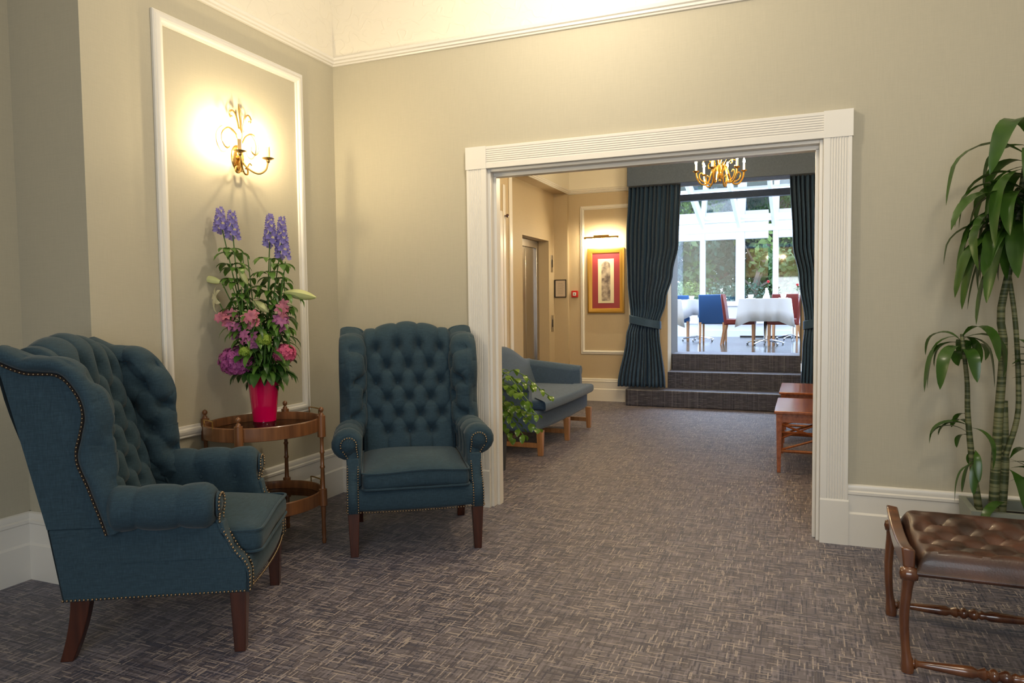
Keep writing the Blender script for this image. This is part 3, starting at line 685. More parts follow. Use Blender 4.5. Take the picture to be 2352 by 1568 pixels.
# ------------------------------------------------------------------ oval tray table
def tray_table():
    T = thing('tray_table', 'two tier oval walnut tray table with slim turned posts in the corner', 'side table', (.292, -1.082, 0), math.radians(68))
    a, b = .300, .262
    posts = [(.216, .186), (-.222, .186), (-.222, -.186), (.216, -.186)]
    for z, nm in ((.634, 'tray'), (.240, 'tray')):
        seg = 56; rim = [(1.0, -.03), (1.01, -.028), (1.012, .036), (1.0, .040), (.975, .040), (.965, .034), (.965, -.002)]
        rings = [[(a*k*math.cos(2*PI*i/seg), b*k*math.sin(2*PI*i/seg), z+h) for i in range(seg)] for k, h in rim]
        w = MB(); w.loft(rings, True, False)
        w.loft([[(a*k*math.cos(2*PI*i/seg), b*k*math.sin(2*PI*i/seg), z+h) for i in range(seg)] for k, h in ((.97, -.012), (1.0, -.03), (1.0, -.018))], True, False)
        rg = [(.90, -.018), (.90, -.004), (1.0, -.004), (1.0, -.018)]
        w.loft([[(a*k*math.cos(2*PI*i/seg), b*k*math.sin(2*PI*i/seg), z+h) for i in range(seg)] for k, h in rg+rg[:1]], True, False)
        tr = w.build(nm, M['walnut'], T, smooth=35)
        MB().loft([[(a*.93*k*math.cos(2*PI*i/seg), b*.93*k*math.sin(2*PI*i/seg), z+h) for i in range(seg)] for k, h in ((.99, -.009), (1.04, -.009), (1.04, -.003), (.99, -.003))]).build('glass_top', M['smokeglass'], tr)
        for s in (-1, 1):
            w = MB(); w.tube(curve_pts([(s*a*.985, -.05, z+.03), (s*a*.985, -.05, z+.06), (s*a*.985, -.045, z+.070), (s*a*.985, .045, z+.070), (s*a*.985, .05, z+.06), (s*a*.985, .05, z+.03)], 20), .0035, 6)
            w.build('handle', M['brass'], tr)
    for x, y in posts:
        k = 1.0; prof = [(.002, .735), (.011, .729), (.014, .720), (.011, .711), (.006, .706), (.008, .702), (.012, .698), (.013, .690), (.021, .688), (.022, .575), (.013, .572), (.010, .565), (.0095, .50), (.013, .495), (.013, .488), (.010, .483), (.010, .42), (.0135, .415), (.0135, .408), (.010, .403), (.012, .30), (.014, .295), (.021, .292), (.022, .205), (.014, .200), (.010, .12), (.012, .06), (.009, .03), (.012, .02), (.009, 0)]
        MB().lathe(prof[::-1], (x*1.04, y*1.04, 0), 14).build('post', M['walnut'], T, smooth=40)
    return T
tray_table()

# ------------------------------------------------------------------ vase and flowers
VX, VY, VZ = .268, -1.05, .6315
t = thing('vase', 'tall tapered cerise glass vase standing on the tray table', 'vase', (VX, VY, VZ))
pr = [(.060, .032), (.062, .06), (.071, .15), (.083, .274), (.085, .278), (.081, .278), (.060, .06), (.0, .05)]
MB().lathe(pr, seg=36).build('body', M['vase'], t, smooth=50)
MB().lathe([(.0, 0), (.054, 0), (.058, .004), (.0595, .032), (.0, .032)], seg=36).build('foot', M['vasebase'], t, smooth=50)
Vv = Vector((VX, VY, VZ+.245))
def leafshape(mb, p0, d, up, ln, wd, droop=.3, fold=.25, nseg=6, tip=1.0, twist=0):
    d = Vector(d).normalized(); up = Vector(up); sd = d.cross(up)
    if sd.length < 1e-4: sd = d.cross(Vector((1, 0, 0)))
    sd.normalize(); up = sd.cross(d).normalized(); vs = []; p = Vector(p0); st = ln/nseg
    for i in range(nseg+1):
        v = i/nseg; w_ = wd*(math.sin(PI*min(1, v*.94+.03))**.8)*(1 if v < .98 else .15)*(.35+.65*min(1, v*4))
        if i == nseg: w_ = wd*.04
        vs += [p-sd*w_+up*w_*fold, p.copy(), p+sd*w_+up*w_*fold]
        ang = droop/nseg*(1+v*1.2)*(1 if droop < 1.3 or d.z > -.9 else max(0, (d.z+1)/.1)*.5); ax_ = sd; d = (Matrix.Rotation(-ang, 3, ax_) @ d); up = (Matrix.Rotation(-ang, 3, ax_) @ up)
        if twist: sd = Matrix.Rotation(twist/nseg, 3, d) @ sd; up = sd.cross(d)
        p = p+d*st
    mb.add(vs, [f for i in range(nseg) for f in ((3*i, 3*i+1, 3*i+4, 3*i+3), (3*i+1, 3*i+2, 3*i+5, 3*i+4))])
def petal_ball(mb, c, r, n, ps, rg, flat=1.0):
    for i in range(n):
        z = rg.uniform(-.8, 1); a = rg.uniform(0, 2*PI); q = math.sqrt(max(0, 1-z*z)); d = Vector((q*math.cos(a), q*math.sin(a), z*flat))
        p = Vector(c)+d*r*rg.uniform(.86, 1.03); e = d.orthogonal().normalized(); e = Matrix.Rotation(rg.uniform(0, 6), 3, d) @ e; f = d.cross(e)
        for k in range(4):
            g = Matrix.Rotation(k*PI/2, 3, d) @ e; h = d.cross(g); mb.add([p, p+(g*.6+h*.5)*ps+d*ps*.15, p+g*ps*1.1+d*ps*.3, p+(g*.6-h*.5)*ps+d*ps*.15], [(0, 1, 2, 3)])
def stem_path(top, bend=.02, rg=rnd):
    top = Vector(top); b = Vector((VX+(top.x-VX)*.10+rg.uniform(-.02, .02), VY+(top.y-VY)*.10+rg.uniform(-.02, .02), VZ+.06))
    n_ = Vector((VX+(top.x-VX)*.22, VY+(top.y-VY)*.22, VZ+.25)); mid = n_.lerp(top, .5)+Vector((rg.uniform(-bend, bend), rg.uniform(-bend, bend), .02))
    return curve_pts([b, n_, mid, top], 14)
def stem_leaves(parent, path, n, ln, wd, mat, rg, lo=.45, droop=1.0, lobes=False):
    for k in range(n):
        i = int(lerp(lo, .93, (k+.5)/n)*13); p = path[i]; a = k*2.4+rg.uniform(0, 1)
        m_ = MB(); d = Vector((math.cos(a), math.sin(a), .55)); L_ = ln*rg.uniform(.75, 1.2)
        leafshape(m_, p, d, (0, 0, 1), L_, wd*rg.uniform(.8, 1.1), droop)
        if lobes:
            for s_ in (-.7, .7):
                d2 = Matrix.Rotation(s_, 3, 'Z') @ d; leafshape(m_, p+d*.01, d2, (0, 0, 1), L_*.75, wd*.8, droop)
        m_.build('leaf', mat, parent, smooth=60)
def flower(name, label, cat, grp, top, mat, kind, seed, leaves=3, **kw):
    rg = random.Random(seed); T = thing(name, label, cat, (0, 0, 0), 0, grp); path = stem_path(top, rg=rg)
    MB().tube(path, [.004]*8+[.0032]*6, 6).build('stem', M['stem'], T)
    tp = Vector(top)
    if kind == 'spike':
        m_ = MB(); h = kw.get('h', .16)
        for i in range(int(h/.16*34)):
            v = i/(h/.16*34); a = i*2.39996; rr = lerp(.030, .010, v); p = tp+Vector((rr*math.cos(a), rr*math.sin(a), lerp(-h*.45, h*.55, v)))
            d = Vector((math.cos(a), math.sin(a), .3)); ps = lerp(.021, .012, v)
            e = d.orthogonal().normalized()
            for k in range(5):
                g = Matrix.Rotation(k*2*PI/5, 3, d) @ e; hh = d.cross(g).normalized(); m_.add([p, p+(g*.6+hh*.4)*ps+d*ps*.3, p+g*ps+d*ps*.6, p+(g*.6-hh*.4)*ps+d*ps*.3], [(0, 1, 2, 3)])
        m_.build('blossom', mat, T, smooth=0)
        stem_leaves(T, path, leaves+8, .125, .021, M['leaf'], rg, .42, 1.0, True)
    elif kind == 'ball':
        m_ = MB(); petal_ball(m_, tp, kw.get('r', .06), kw.get('n', 130)*2, .011, rg, .85); m_.ball(tp, kw.get('r', .06)*.8, 12, 8); m_.build('blossom', mat, T, smooth=0)
        stem_leaves(T, path, leaves, .11, .030, M['dleaf'], rg, .75, .8)
    elif kind == 'bud':
        d = Vector(kw['d']).normalized(); m_ = MB(); ln = kw.get('ln', .12); e = d.orthogonal().normalized(); f = d.cross(e); rings = []
        for i in range(10):
            v = i/9; r_ = kw.get('w', .019)*(math.sin(PI*(v*.93+.04))**.75)
            rings.append([tp+d*(v*ln)+(e*math.cos(2*PI*k/9)*(1+.12*(k % 3 == 0))+f*math.sin(2*PI*k/9)*(1+.12*(k % 3 == 0)))*r_+Vector((0, 0, -.012*v*v)) for k in range(9)])
        m_.loft(rings); m_.build('bud', mat, T, smooth=50); stem_leaves(T, path, leaves, .13, .012, M['leaf'], rg, .6, 1.0)
    elif kind == 'star':
        d = Vector(kw['d']).normalized(); e = d.orthogonal().normalized(); n = kw.get('n', 1); m_ = MB()
        for q in range(n):
            c = tp+Vector((rg.uniform(-1, 1), rg.uniform(-1, 1), rg.uniform(-1, 1)))*(.030 if n > 1 else 0); dd = d if n == 1 else (d+Vector((rg.uniform(-.8, .8), rg.uniform(-.8, .8), rg.uniform(-.6, .8)))).normalized(); e = dd.orthogonal().normalized()
            for k in range(6):
                g = Matrix.Rotation(k*PI/3+q, 3, dd) @ e; leafshape(m_, c, dd*.8+g*.9, dd, kw.get('ln', .07)*rg.uniform(.85, 1.1), kw.get('w', .014), .9, .15, 5)
        m_.build('blossom', mat, T, smooth=60); stem_leaves(T, path, leaves, .10, .012, M['leaf'], rg, .55, 1.0)
    return T
G1 = 'flowers in the cerise vase'
flower('delphinium', 'violet delphinium spike, outermost left at the top of the bouquet', 'flower', G1, (.072, -1.120, 1.725), M['delph'], 'spike', 1, 4, h=.13)
flower('delphinium', 'violet delphinium spike, second from left at top of bouquet', 'flower', G1, (.130, -1.098, 1.700), M['delph'], 'spike', 2, 5, h=.15)
flower('delphinium', 'violet delphinium spike, third from left at top of bouquet', 'flower', G1, (.315, -1.022, 1.665), M['delph'], 'spike', 3, 5, h=.17)
flower('delphinium', 'violet delphinium spike, outermost right and longest in the bouquet', 'flower', G1, (.372, -.998, 1.625), M['delph'], 'spike', 4, 4, h=.22)
flower('lily_bud', 'pale green lily bud pointing left, highest on the bouquet left side', 'flower', G1, (.070, -1.120, 1.400), M['lily'], 'bud', 5, 3, d=(-.9, -.25, .32), ln=.115)
flower('lily_bud', 'upright green lily bud in the middle of the bouquet', 'flower', G1, (.215, -1.09, 1.385), M['lily'], 'bud', 6, 4, d=(-.35, -.2, .9), ln=.11, w=.016)
flower('lily_bud', 'large pale lily bud pointing right at the bouquet edge', 'flower', G1, (.375, -.996, 1.345), M['lily'], 'bud', 7, 4, d=(.95, .36, -.10), ln=.17, w=.026)
flower('lily_bud', 'pale lily bud hanging low in the bouquet centre', 'flower', G1, (.255, -1.10, 1.300), M['lily'], 'bud', 8, 3, d=(.65, .15, -.35), ln=.10, w=.022)
flower('lily', 'open cream lily at the left of the bouquet', 'flower', G1, (.065, -1.15, 1.315), M['lilyopen'], 'star', 9, 3, d=(-.5, -.8, .1), ln=.085, w=.016)
flower('hydrangea', 'round magenta hydrangea head low at left over the vase rim', 'flower', G1, (.175, -1.14, .985), M['hydra'], 'ball', 10, 4, r=.092, n=230)
flower('hydrangea', 'smaller hot pink hydrangea head low at right over the vase', 'flower', G1, (.385, -1.02, 1.020), M['hydrb'], 'ball', 11, 4, r=.060, n=120)
for k, (p, l, mm) in enumerate([((.135, -1.155, 1.205), 'pink alstroemeria cluster at left, above the magenta hydrangea', 'alst'), ((.185, -1.150, 1.140), 'mauve flower cluster just above the magenta hydrangea', 'stock'), ((.290, -1.145, 1.200), 'salmon pink alstroemeria cluster in the bouquet centre', 'alst'), ((.400, -1.040, 1.255), 'salmon pink alstroemeria cluster at the upper right', 'alst'), ((.390, -1.050, 1.180), 'mauve flower cluster above the hot pink hydrangea', 'stock'), ((.290, -1.165, 1.100), 'mauve flower cluster low in the bouquet centre', 'stock')]):
    flower('alstroemeria', l, 'flower', G1, p, M[mm], 'star', 20+k, 3, d=(.4, -.8, .4), ln=.036, w=.0095, n=8)
flower('filler_sprig', 'lime green filler sprig low in the bouquet, left of centre', 'flower', G1, (.270, -1.185, 1.04), M['lime'], 'ball', 30, 4, r=.028, n=50)
flower('filler_sprig', 'lime green filler sprig in the bouquet, right of centre', 'flower', G1, (.355, -1.140, 1.10), M['lime'], 'ball', 31, 4, r=.034, n=60)
rg = random.Random(55)
for k in range(30):
    a = k*2.4; q = rg.uniform(.04, .16); top = (VX+q*math.cos(a)*1.05, VY+q*math.sin(a)*.8-.01, lerp(1.02, 1.58, (k*7 % 30)/30))
    T = thing('leafy_sprig', 'leafy green foliage stem between the flowers of the bouquet', 'foliage', (0, 0, 0), 0, 'foliage stems in the cerise vase'); path = stem_path(top, .03, rg)
    MB().tube(path, .003, 6).build('stem', M['stem'], T); stem_leaves(T, path, 7, .14, .012 if k % 2 else .019, M['leaf'] if k % 3 else M['dleaf'], rg, .45, 1.2, k % 4 == 0)
T = thing('foliage_collar', 'dark broad leaves spreading over the rim of the vase', 'foliage')
for k in range(18):
    a = k*2*PI/18+rg.uniform(-.15, .15); m_ = MB(); leafshape(m_, Vv+Vector((.045*math.cos(a), .045*math.sin(a), .035)), (math.cos(a), math.sin(a), .60), (0, 0, 1), rg.uniform(.11, .17), .030, 1.2); m_.build('leaf', M['dleaf'], T, smooth=60)

# ------------------------------------------------------------------ wall sconce
def bulbmesh(): return [(.0005, 0), (.006, .002), (.0105, .014), (.009, .028), (.004, .042), (.0005, .050)]
def sconce():
    T = thing('wall_sconce', 'brass two arm candle wall light with scrolls, lit, inside the panel', 'wall light', (.0005, -.905, 2.10))
    w = MB(); w.lathe([(.0, .012), (.034, .012), (.045, .007), (.048, 0)], (0, 0, 0), 24, Matrix.Rotation(PI/2, 3, 'Y'), sx=1.5); 
    w.build('backplate', M['brass'], T, smooth=50)
    w = MB(); w.tube([(.03, 0, -.08), (.03, 0, .2), (.025, 0, .26), (.02, 0, .295)], [.006, .006, .008, .001], 8); w.tube([(.0, 0, 0), (.03, 0, 0)], .014, 10)
    for s in (-1, 1):
        w.tube(curve_pts([(.03, 0, .08), (.03, s*.018, .17), (.03, s*.035, .225), (.03, s*.062, .245), (.03, s*.082, .225), (.03, s*.074, .205), (.03, s*.064, .214)], 30), .0045, 7)
        w.tube(curve_pts([(.03, 0, .06), (.03, s*.035, .12), (.03, s*.09, .145), (.03, s*.135, .115), (.03, s*.14, .07), (.03, s*.115, .035), (.03, s*.085, .045), (.03, s*.085, .075)], 40), .0045, 7)
        w.tube(curve_pts([(.03, 0, -.05), (.03, s*.02, -.085), (.03, s*.045, -.085), (.03, s*.045, -.06), (.03, s*.03, -.055)], 20), .005, 7)
    w.build('scrollwork', M['brass'], T, smooth=50)
    for s in (-1, 1):
        w = MB(); w.tube(curve_pts([(.02, 0, 0), (.05, s*.02, -.055), (.09, s*.06, -.085), (.115, s*.095, -.06), (.12, s*.11, -.01)], 24), .005, 8)
        w.tube(curve_pts([(.05, s*.02, -.055), (.055, s*.035, -.03), (.06, s*.045, -.04)], 10), .004, 6)
        w.lathe([(.004, -.02), (.010, -.014), (.010, -.004), (.030, .004), (.034, .008), (.012, .008), (.004, .008)], (.12, s*.11, 0), 20)
        am = w.build('arm', M['brass'], T, smooth=45)
        MB().lathe([(.011, .008), (.011, .070), (.003, .072)], (.12, s*.11, 0), 14).build('candle', M['candle'], am)
        MB().lathe(bulbmesh(), (.12, s*.11, .072), 12).build('bulb', M['bulb'], am)
    return T
sconce()

# ------------------------------------------------------------------ chandelier
T = thing('chandelier', 'gilt brass chandelier with looping arms and lit candle bulbs beyond the opening', 'chandelier', (2.22, 2.75, 2.42))
w = MB(); w.lathe([(.001, -.06), (.008, -.055), (.014, -.045), (.008, -.035), (.016, -.02), (.026, 0), (.026, .03), (.014, .05), (.010, .10), (.018, .14), (.024, .17), (.012, .20), (.005, .24), (.004, .92), (.04, .925), (.05, .93)], seg=18)
w.build('stem', M['gold'], T, smooth=50)
for k in range(6):
    a = k*PI/3+.32; c, s_ = math.cos(a), math.sin(a)
    w = MB(); w.tube([(r_*c, r_*s_, z_) for _, r_, z_ in curve_pts([(0, .02, .02), (0, .05, .09), (0, .075, .03), (0, .11, -.065), (0, .165, -.075), (0, .205, -.02), (0, .215, .035)], 30)], .0075, 7)
    w.tube([(r_*c, r_*s_, z_) for _, r_, z_ in curve_pts([(0, .11, -.065), (0, .17, -.035), (0, .185, .01), (0, .165, .03), (0, .15, .01)], 20)], .0055, 6)
    w.tube([(r_*c, r_*s_, z_) for _, r_, z_ in curve_pts([(0, .05, .09), (0, .10, .14), (0, .15, .13), (0, .15, .09), (0, .13, .09)], 20)], .0055, 6)
    w.lathe([(.004, .025), (.010, .030), (.026, .040), (.029, .045), (.010, .045), (.003, .045)], (.215*c, .215*s_, 0), 16)
    am = w.build('arm', M['gold'], T, smooth=50)
    MB().lathe([(.010, .045), (.010, .105), (.003, .107)], (.215*c, .215*s_, 0), 12).build('candle', M['white'], am)
    MB().lathe(bulbmesh(), (.215*c, .215*s_, .107), 10).build('bulb', M['bulb2'], am)

# ------------------------------------------------------------------ sofa in the hall
def sofa():
    T = thing('sofa', 'slate blue camelback sofa with rolled arms and square wooden legs in the hall', 'sofa', (.12, 2.25, 0)); F = M['sofa']; HL = .80
    # local: x = depth (0 back .. .83 front), y = length
    def backf(u, v):
        y = lerp(-HL+.06, HL-.06, u); zt = .72+.155*math.cos(PI/2*min(1, abs(y)/.62))**1.4
        a = v*PI; return None
    rings = []
    for i in range(41):
        y = lerp(-HL+.03, HL-.03, i/40); zt = .70+.165*math.cos(PI/2*min(1, abs(y)/.66))**1.3
        ring = [(.02, y, .24), (.26, y, .24), (.24, y, .42), (.17, y, zt-.07), (.155, y, zt-.02), (.125, y, zt), (.085, y, zt-.004), (.055, y, zt-.03), (.035, y, zt-.12)]; rings.append(ring)
    MB().loft(rings).build('backrest', F, T, smooth=60)
    bs = MB(); bp = [(-HL+.02, .05), (-HL, .70), (-HL+.02, .76), (-.4, .775), (0, .785), (.4, .775), (HL-.02, .76), (HL, .70), (HL-.02, .05)]
    bs.prism([(x, y) for y, x in bp], (.20, .365), lambda u, v, q: (u, v, q)); bs.build('base', F, T, bevel=.03, seg=4, smooth=50)
    for s in (-1, 1):
        rings = []
        for i in range(14):
            v = i/13; x = lerp(.06, .70, v); ins = 0 if v < .93 else (v-.93)/.07*.03; zt = lerp(.70, .635, v); R_ = .065-ins*.5
            pts = [(s*(HL-.13+ins), .30), (s*(HL-.125+ins), zt-.06)]
            for k in range(9): a = PI-.2-k*(PI*1.3)/8; pts.append((s*(HL-.06+R_*math.cos(a)), zt-R_+.065*0+R_*math.sin(a)))
            pts += [(s*(HL-.02), zt-.16), (s*(HL-.02), .30)]
            rings.append([(x, y, z) for y, z in pts])
        MB().loft(rings).build('arm', F, T, smooth=50)
    ct = []
    for z, o_ in ((.368, .03), (.372, .004), (.40, -.006), (.435, -.004), (.452, .006), (.460, .05), (.468, .15)):
        ct.append([(x, y, z+.0*o_) for x, y in [(lerp(.24, .81-o_, min(1, 1)), -HL+.16+o_), (.81-o_, -HL+.16+o_), (.83-o_, -HL+.06+o_), (.845-o_, -.3), (.85-o_, 0), (.845-o_, .3), (.83-o_, HL-.06-o_), (.81-o_, HL-.16-o_), (.24+o_, HL-.16-o_), (.22+o_, 0)]])
    for k_ in range(len(ct)): ct[k_][0] = (.24+(.03, .004, 0, 0, .006, .05, .15)[k_], ct[k_][0][1], ct[k_][0][2])
    MB().loft(ct).build('seat_cushion', F, T, smooth=50, bevel=.012, seg=3)
    for y in (-.73, 0, .73):
        MB().hexa([(.765, y-.020, 0), (.805, y-.020, 0), (.805, y+.020, 0), (.765, y+.020, 0), (.755, y-.028, .215), (.811, y-.028, .215), (.811, y+.028, .215), (.755, y+.028, .215)]).build('leg', M['oak'], T, bevel=.003)
        MB().hexa([(.04, y-.020, 0), (.08, y-.020, 0), (.08, y+.020, 0), (.04, y+.020, 0), (.05, y-.028, .215), (.106, y-.028, .215), (.106, y+.028, .215), (.05, y+.028, .215)]).build('leg', M['oak'], T, bevel=.003)
        MB().box((.08, y-.011, .065), (.768, y+.011, .105)).build('stretcher', M['oak'], T, bevel=.002)
    MB().box((.40, -.72, .07), (.42, .72, .10)).build('stretcher', M['oak'], T, bevel=.002)
sofa()

# houseplant in a dark planter in front of the sofa
T = thing('planter', 'dark grey square planter on the hall floor just inside the opening', 'planter', (.705, .83, 0))
MB().rectframe(-.13, .13, -.13, .13, [(.012, 0), (0, .305), (.014, .305), (.014, .27), (.025, .25), (.025, 0)], lambda u, v, h: (u, v, h)).build('tub', M['planterd'], T, smooth=20)
MB().box((-.112, -.112, .02), (.112, .112, .262)).build('soil', M['soil'], T)
T = thing('houseplant', 'bushy trailing green houseplant in front of the blue sofa', 'plant', (.705, .83, .262)); rg = random.Random(12)
for k in range(18):
    a = k*2.4 if k > 6 else rg.uniform(-.6, .6); h = rg.uniform(.12, .46); q = rg.uniform(.16, .40); 
    if k < 7: q = rg.uniform(.34, .50); h = rg.uniform(.18, .46)
    end = (q*math.cos(a), q*math.sin(a), h-.14 if k % 3 else h+.02); P = curve_pts([(0, 0, -.01), (end[0]*.35, end[1]*.35, h+.06), end], 12)
    vn = MB().tube(P, .004, 5).build('vine', M['stem'], T)
    for i in range(2, 12):
        for s_ in (-1, 1):
            d = (P[min(11, i+1)]-P[i-1]).normalized(); sd = d.cross(Vector((0, 0, 1))).normalized()*s_; m_ = MB(); leafshape(m_, P[i], sd+d*.6+Vector((0, 0, R(-.1, .6))), (0, 0, 1), R(.055, .095), R(.018, .027), .8, .2, 5); m_.build('leaf', M['pothos'], vn, smooth=60)

# ------------------------------------------------------------------ coffee tables
def coffee():
    T = thing('coffee_table', 'nearer cherry wood coffee table with lattice sides beyond the opening', 'coffee table', (3.06, 1.92, 0)); hx, hy = .32, .40; m_ = M['cherry']
    MB().box((-hx, -hy, .440), (hx, hy, .462)).build('tabletop', m_, T, bevel=.005)
    w = MB()
    for s in (-1, 1): w.box((-hx+.04, s*(hy-.04)-.010, .375), (hx-.04, s*(hy-.04)+.010, .4395)); w.box((s*(hx-.04)-.010, -hy+.04, .375), (s*(hx-.04)+.010, hy-.04, .4395))
    w.build('apron', m_, T, bevel=.002)
    for sx in (-1, 1):
        for sy in (-1, 1):
            x, y = sx*(hx-.035), sy*(hy-.035); MB().hexa([(x-.013, y-.013, 0), (x+.013, y-.013, 0), (x+.013, y+.013, 0), (x-.013, y+.013, 0), (x-.021, y-.021, .438), (x+.021, y-.021, .438), (x+.021, y+.021, .438), (x-.021, y+.021, .438)]).build('leg', m_, T, bevel=.002)
    for sy in (-1, 1):
        y = sy*(hy-.04); w = MB()
        w.tube([(-hx+.03, y, .16), (hx-.03, y, .16)], .011, 4); w.tube([(-hx+.03, y, .30), (hx-.03, y, .30)], .007, 4)
        for a, b in ((.17, .36), (.36, .17)): w.tube([(-hx+.05, y, a), (hx-.05, y, b)], .008, 4)
        w.tube([(-hx+.04, y, .25), (0, y, .38), (hx-.04, y, .25)], .006, 4)
        lt = w.build('lattice', m_, T, smooth=0); MB().ball((0, y-.012*1, .265), .014, 10, 6).build('boss', M['black'], lt)
    for sx in (-1, 1):
        x = sx*(hx-.04); w = MB(); w.tube([(x, -hy+.03, .16), (x, hy-.03, .16)], .011, 4)
        for a, b in ((.17, .36), (.36, .17)): w.tube([(x, -hy+.05, a), (x, hy-.05, b)], .008, 4)
        w.build('lattice', m_, T, smooth=0)
    return T
ct = coffee(); dup(ct, (3.06, 3.12, 0), 0, 'farther cherry wood coffee table, closer to the carpeted steps', 'coffee table')

# ------------------------------------------------------------------ dracaena in its planter
T = thing('planter', 'long grey green planter against the wall behind the leather stool', 'planter', (4.05, -.21, 0))
MB().rectframe(-.41, .41, -.14, .14, [(.02, 0), (0, .315), (.026, .315), (.026, .27), (.045, .25), (.045, 0)], lambda u, v, h: (u, v, h)).build('tub', M['planter'], T, smooth=20)
MB().box((-.375, -.105, .02), (.375, .105, .268)).build('soil', M['soil'], T)
T = thing('dracaena', 'tall dracaena with ringed canes and drooping strap leaves by the right wall', 'plant', (0, 0, 0)); rg = random.Random(4)
def cane(pts, r0, r1):
    P = curve_pts(pts, 26); return MB().tube(P, [lerp(r0, r1, i/25) for i in range(26)], 9).build('cane', M['cane'], T, smooth=60)
yb = -.22
cane([(3.752, yb, .262), (3.762, yb, .66), (3.775, yb-.01, 1.05), (3.758, yb-.02, 1.20), (3.785, yb-.03, 1.40), (3.80, yb-.04, 1.55), (3.845, yb-.05, 1.98)], .022, .011)
cane([(3.79, yb+.03, .262), (3.80, yb+.03, .50), (3.79, yb+.03, .80)], .019, .016)
cane([(3.795, yb, .55), (3.835, yb, .72), (3.838, yb, .88), (3.820, yb, 1.16), (3.79, yb, 1.38), (3.775, yb, 1.47), (3.76, yb, 1.66)], .012, .009)
cane([(3.70, yb, .262), (3.665, yb-.01, .50), (3.640, yb-.02, .73), (3.632, yb-.03, .89), (3.612, yb-.04, 1.05), (3.606, yb-.04, 1.11)], .017, .008)
def crown(c, n, h, ln, wd, dr, az=None, el=(.1, 1.1), seed=1, sq=.62):
    q = random.Random(seed)
    for k in range(n):
        a = k*2.39996+q.uniform(-.2, .2) if az is None else q.uniform(*az)
        m_ = MB(); e = q.uniform(*el); d = Vector((math.cos(a)*math.cos(e), math.sin(a)*math.cos(e)*sq, math.sin(e)))
        p = Vector(c)+Vector((.0, 0, q.uniform(-h, 0))); L_ = ln*q.uniform(.75, 1.15)
        if d.y > 0: L_ *= max(.3, 1-.9*d.y)
        leafshape(m_, p, d, (0, 0, 1), L_, wd*q.uniform(.8, 1.15), dr*q.uniform(.8, 1.2), .22, 12, twist=q.uniform(-.5, .5)); m_.build('leaf', M['drac'], T, smooth=70)
crown((3.835, -.30, 1.98), 38, .34, .46, .034, 1.9, el=(.0, 1.0), seed=3)
crown((3.80, -.30, 1.72), 32, .26, .42, .036, 1.9, el=(-.3, .6), seed=13)
crown((3.77, -.28, 1.62), 8, .10, .36, .030, 2.0, az=(2.3, 4.4), el=(-.1, .8), seed=17)
crown((3.606, -.26, 1.10), 13, .08, .29, .030, 2.1, el=(.0, 1.0), seed=5)
crown((3.64, -.25, .74), 7, .10, .24, .020, 1.5, az=(1.7, 5.6), el=(.0, .7), seed=8)
crown((3.67, -.25, .60), 5, .10, .20, .018, 2.0, az=(1.7, 5.6), el=(-.5, .5), seed=9)
crown((3.80, -.27, 1.10), 7, .2, .28, .028, 1.5, az=(-1.2, .9), el=(.0, .8), seed=10)
crown((3.80, -.27, .55), 7, .22, .28, .026, 1.7, az=(-2.2, .9), el=(-.2, .8), seed=11)

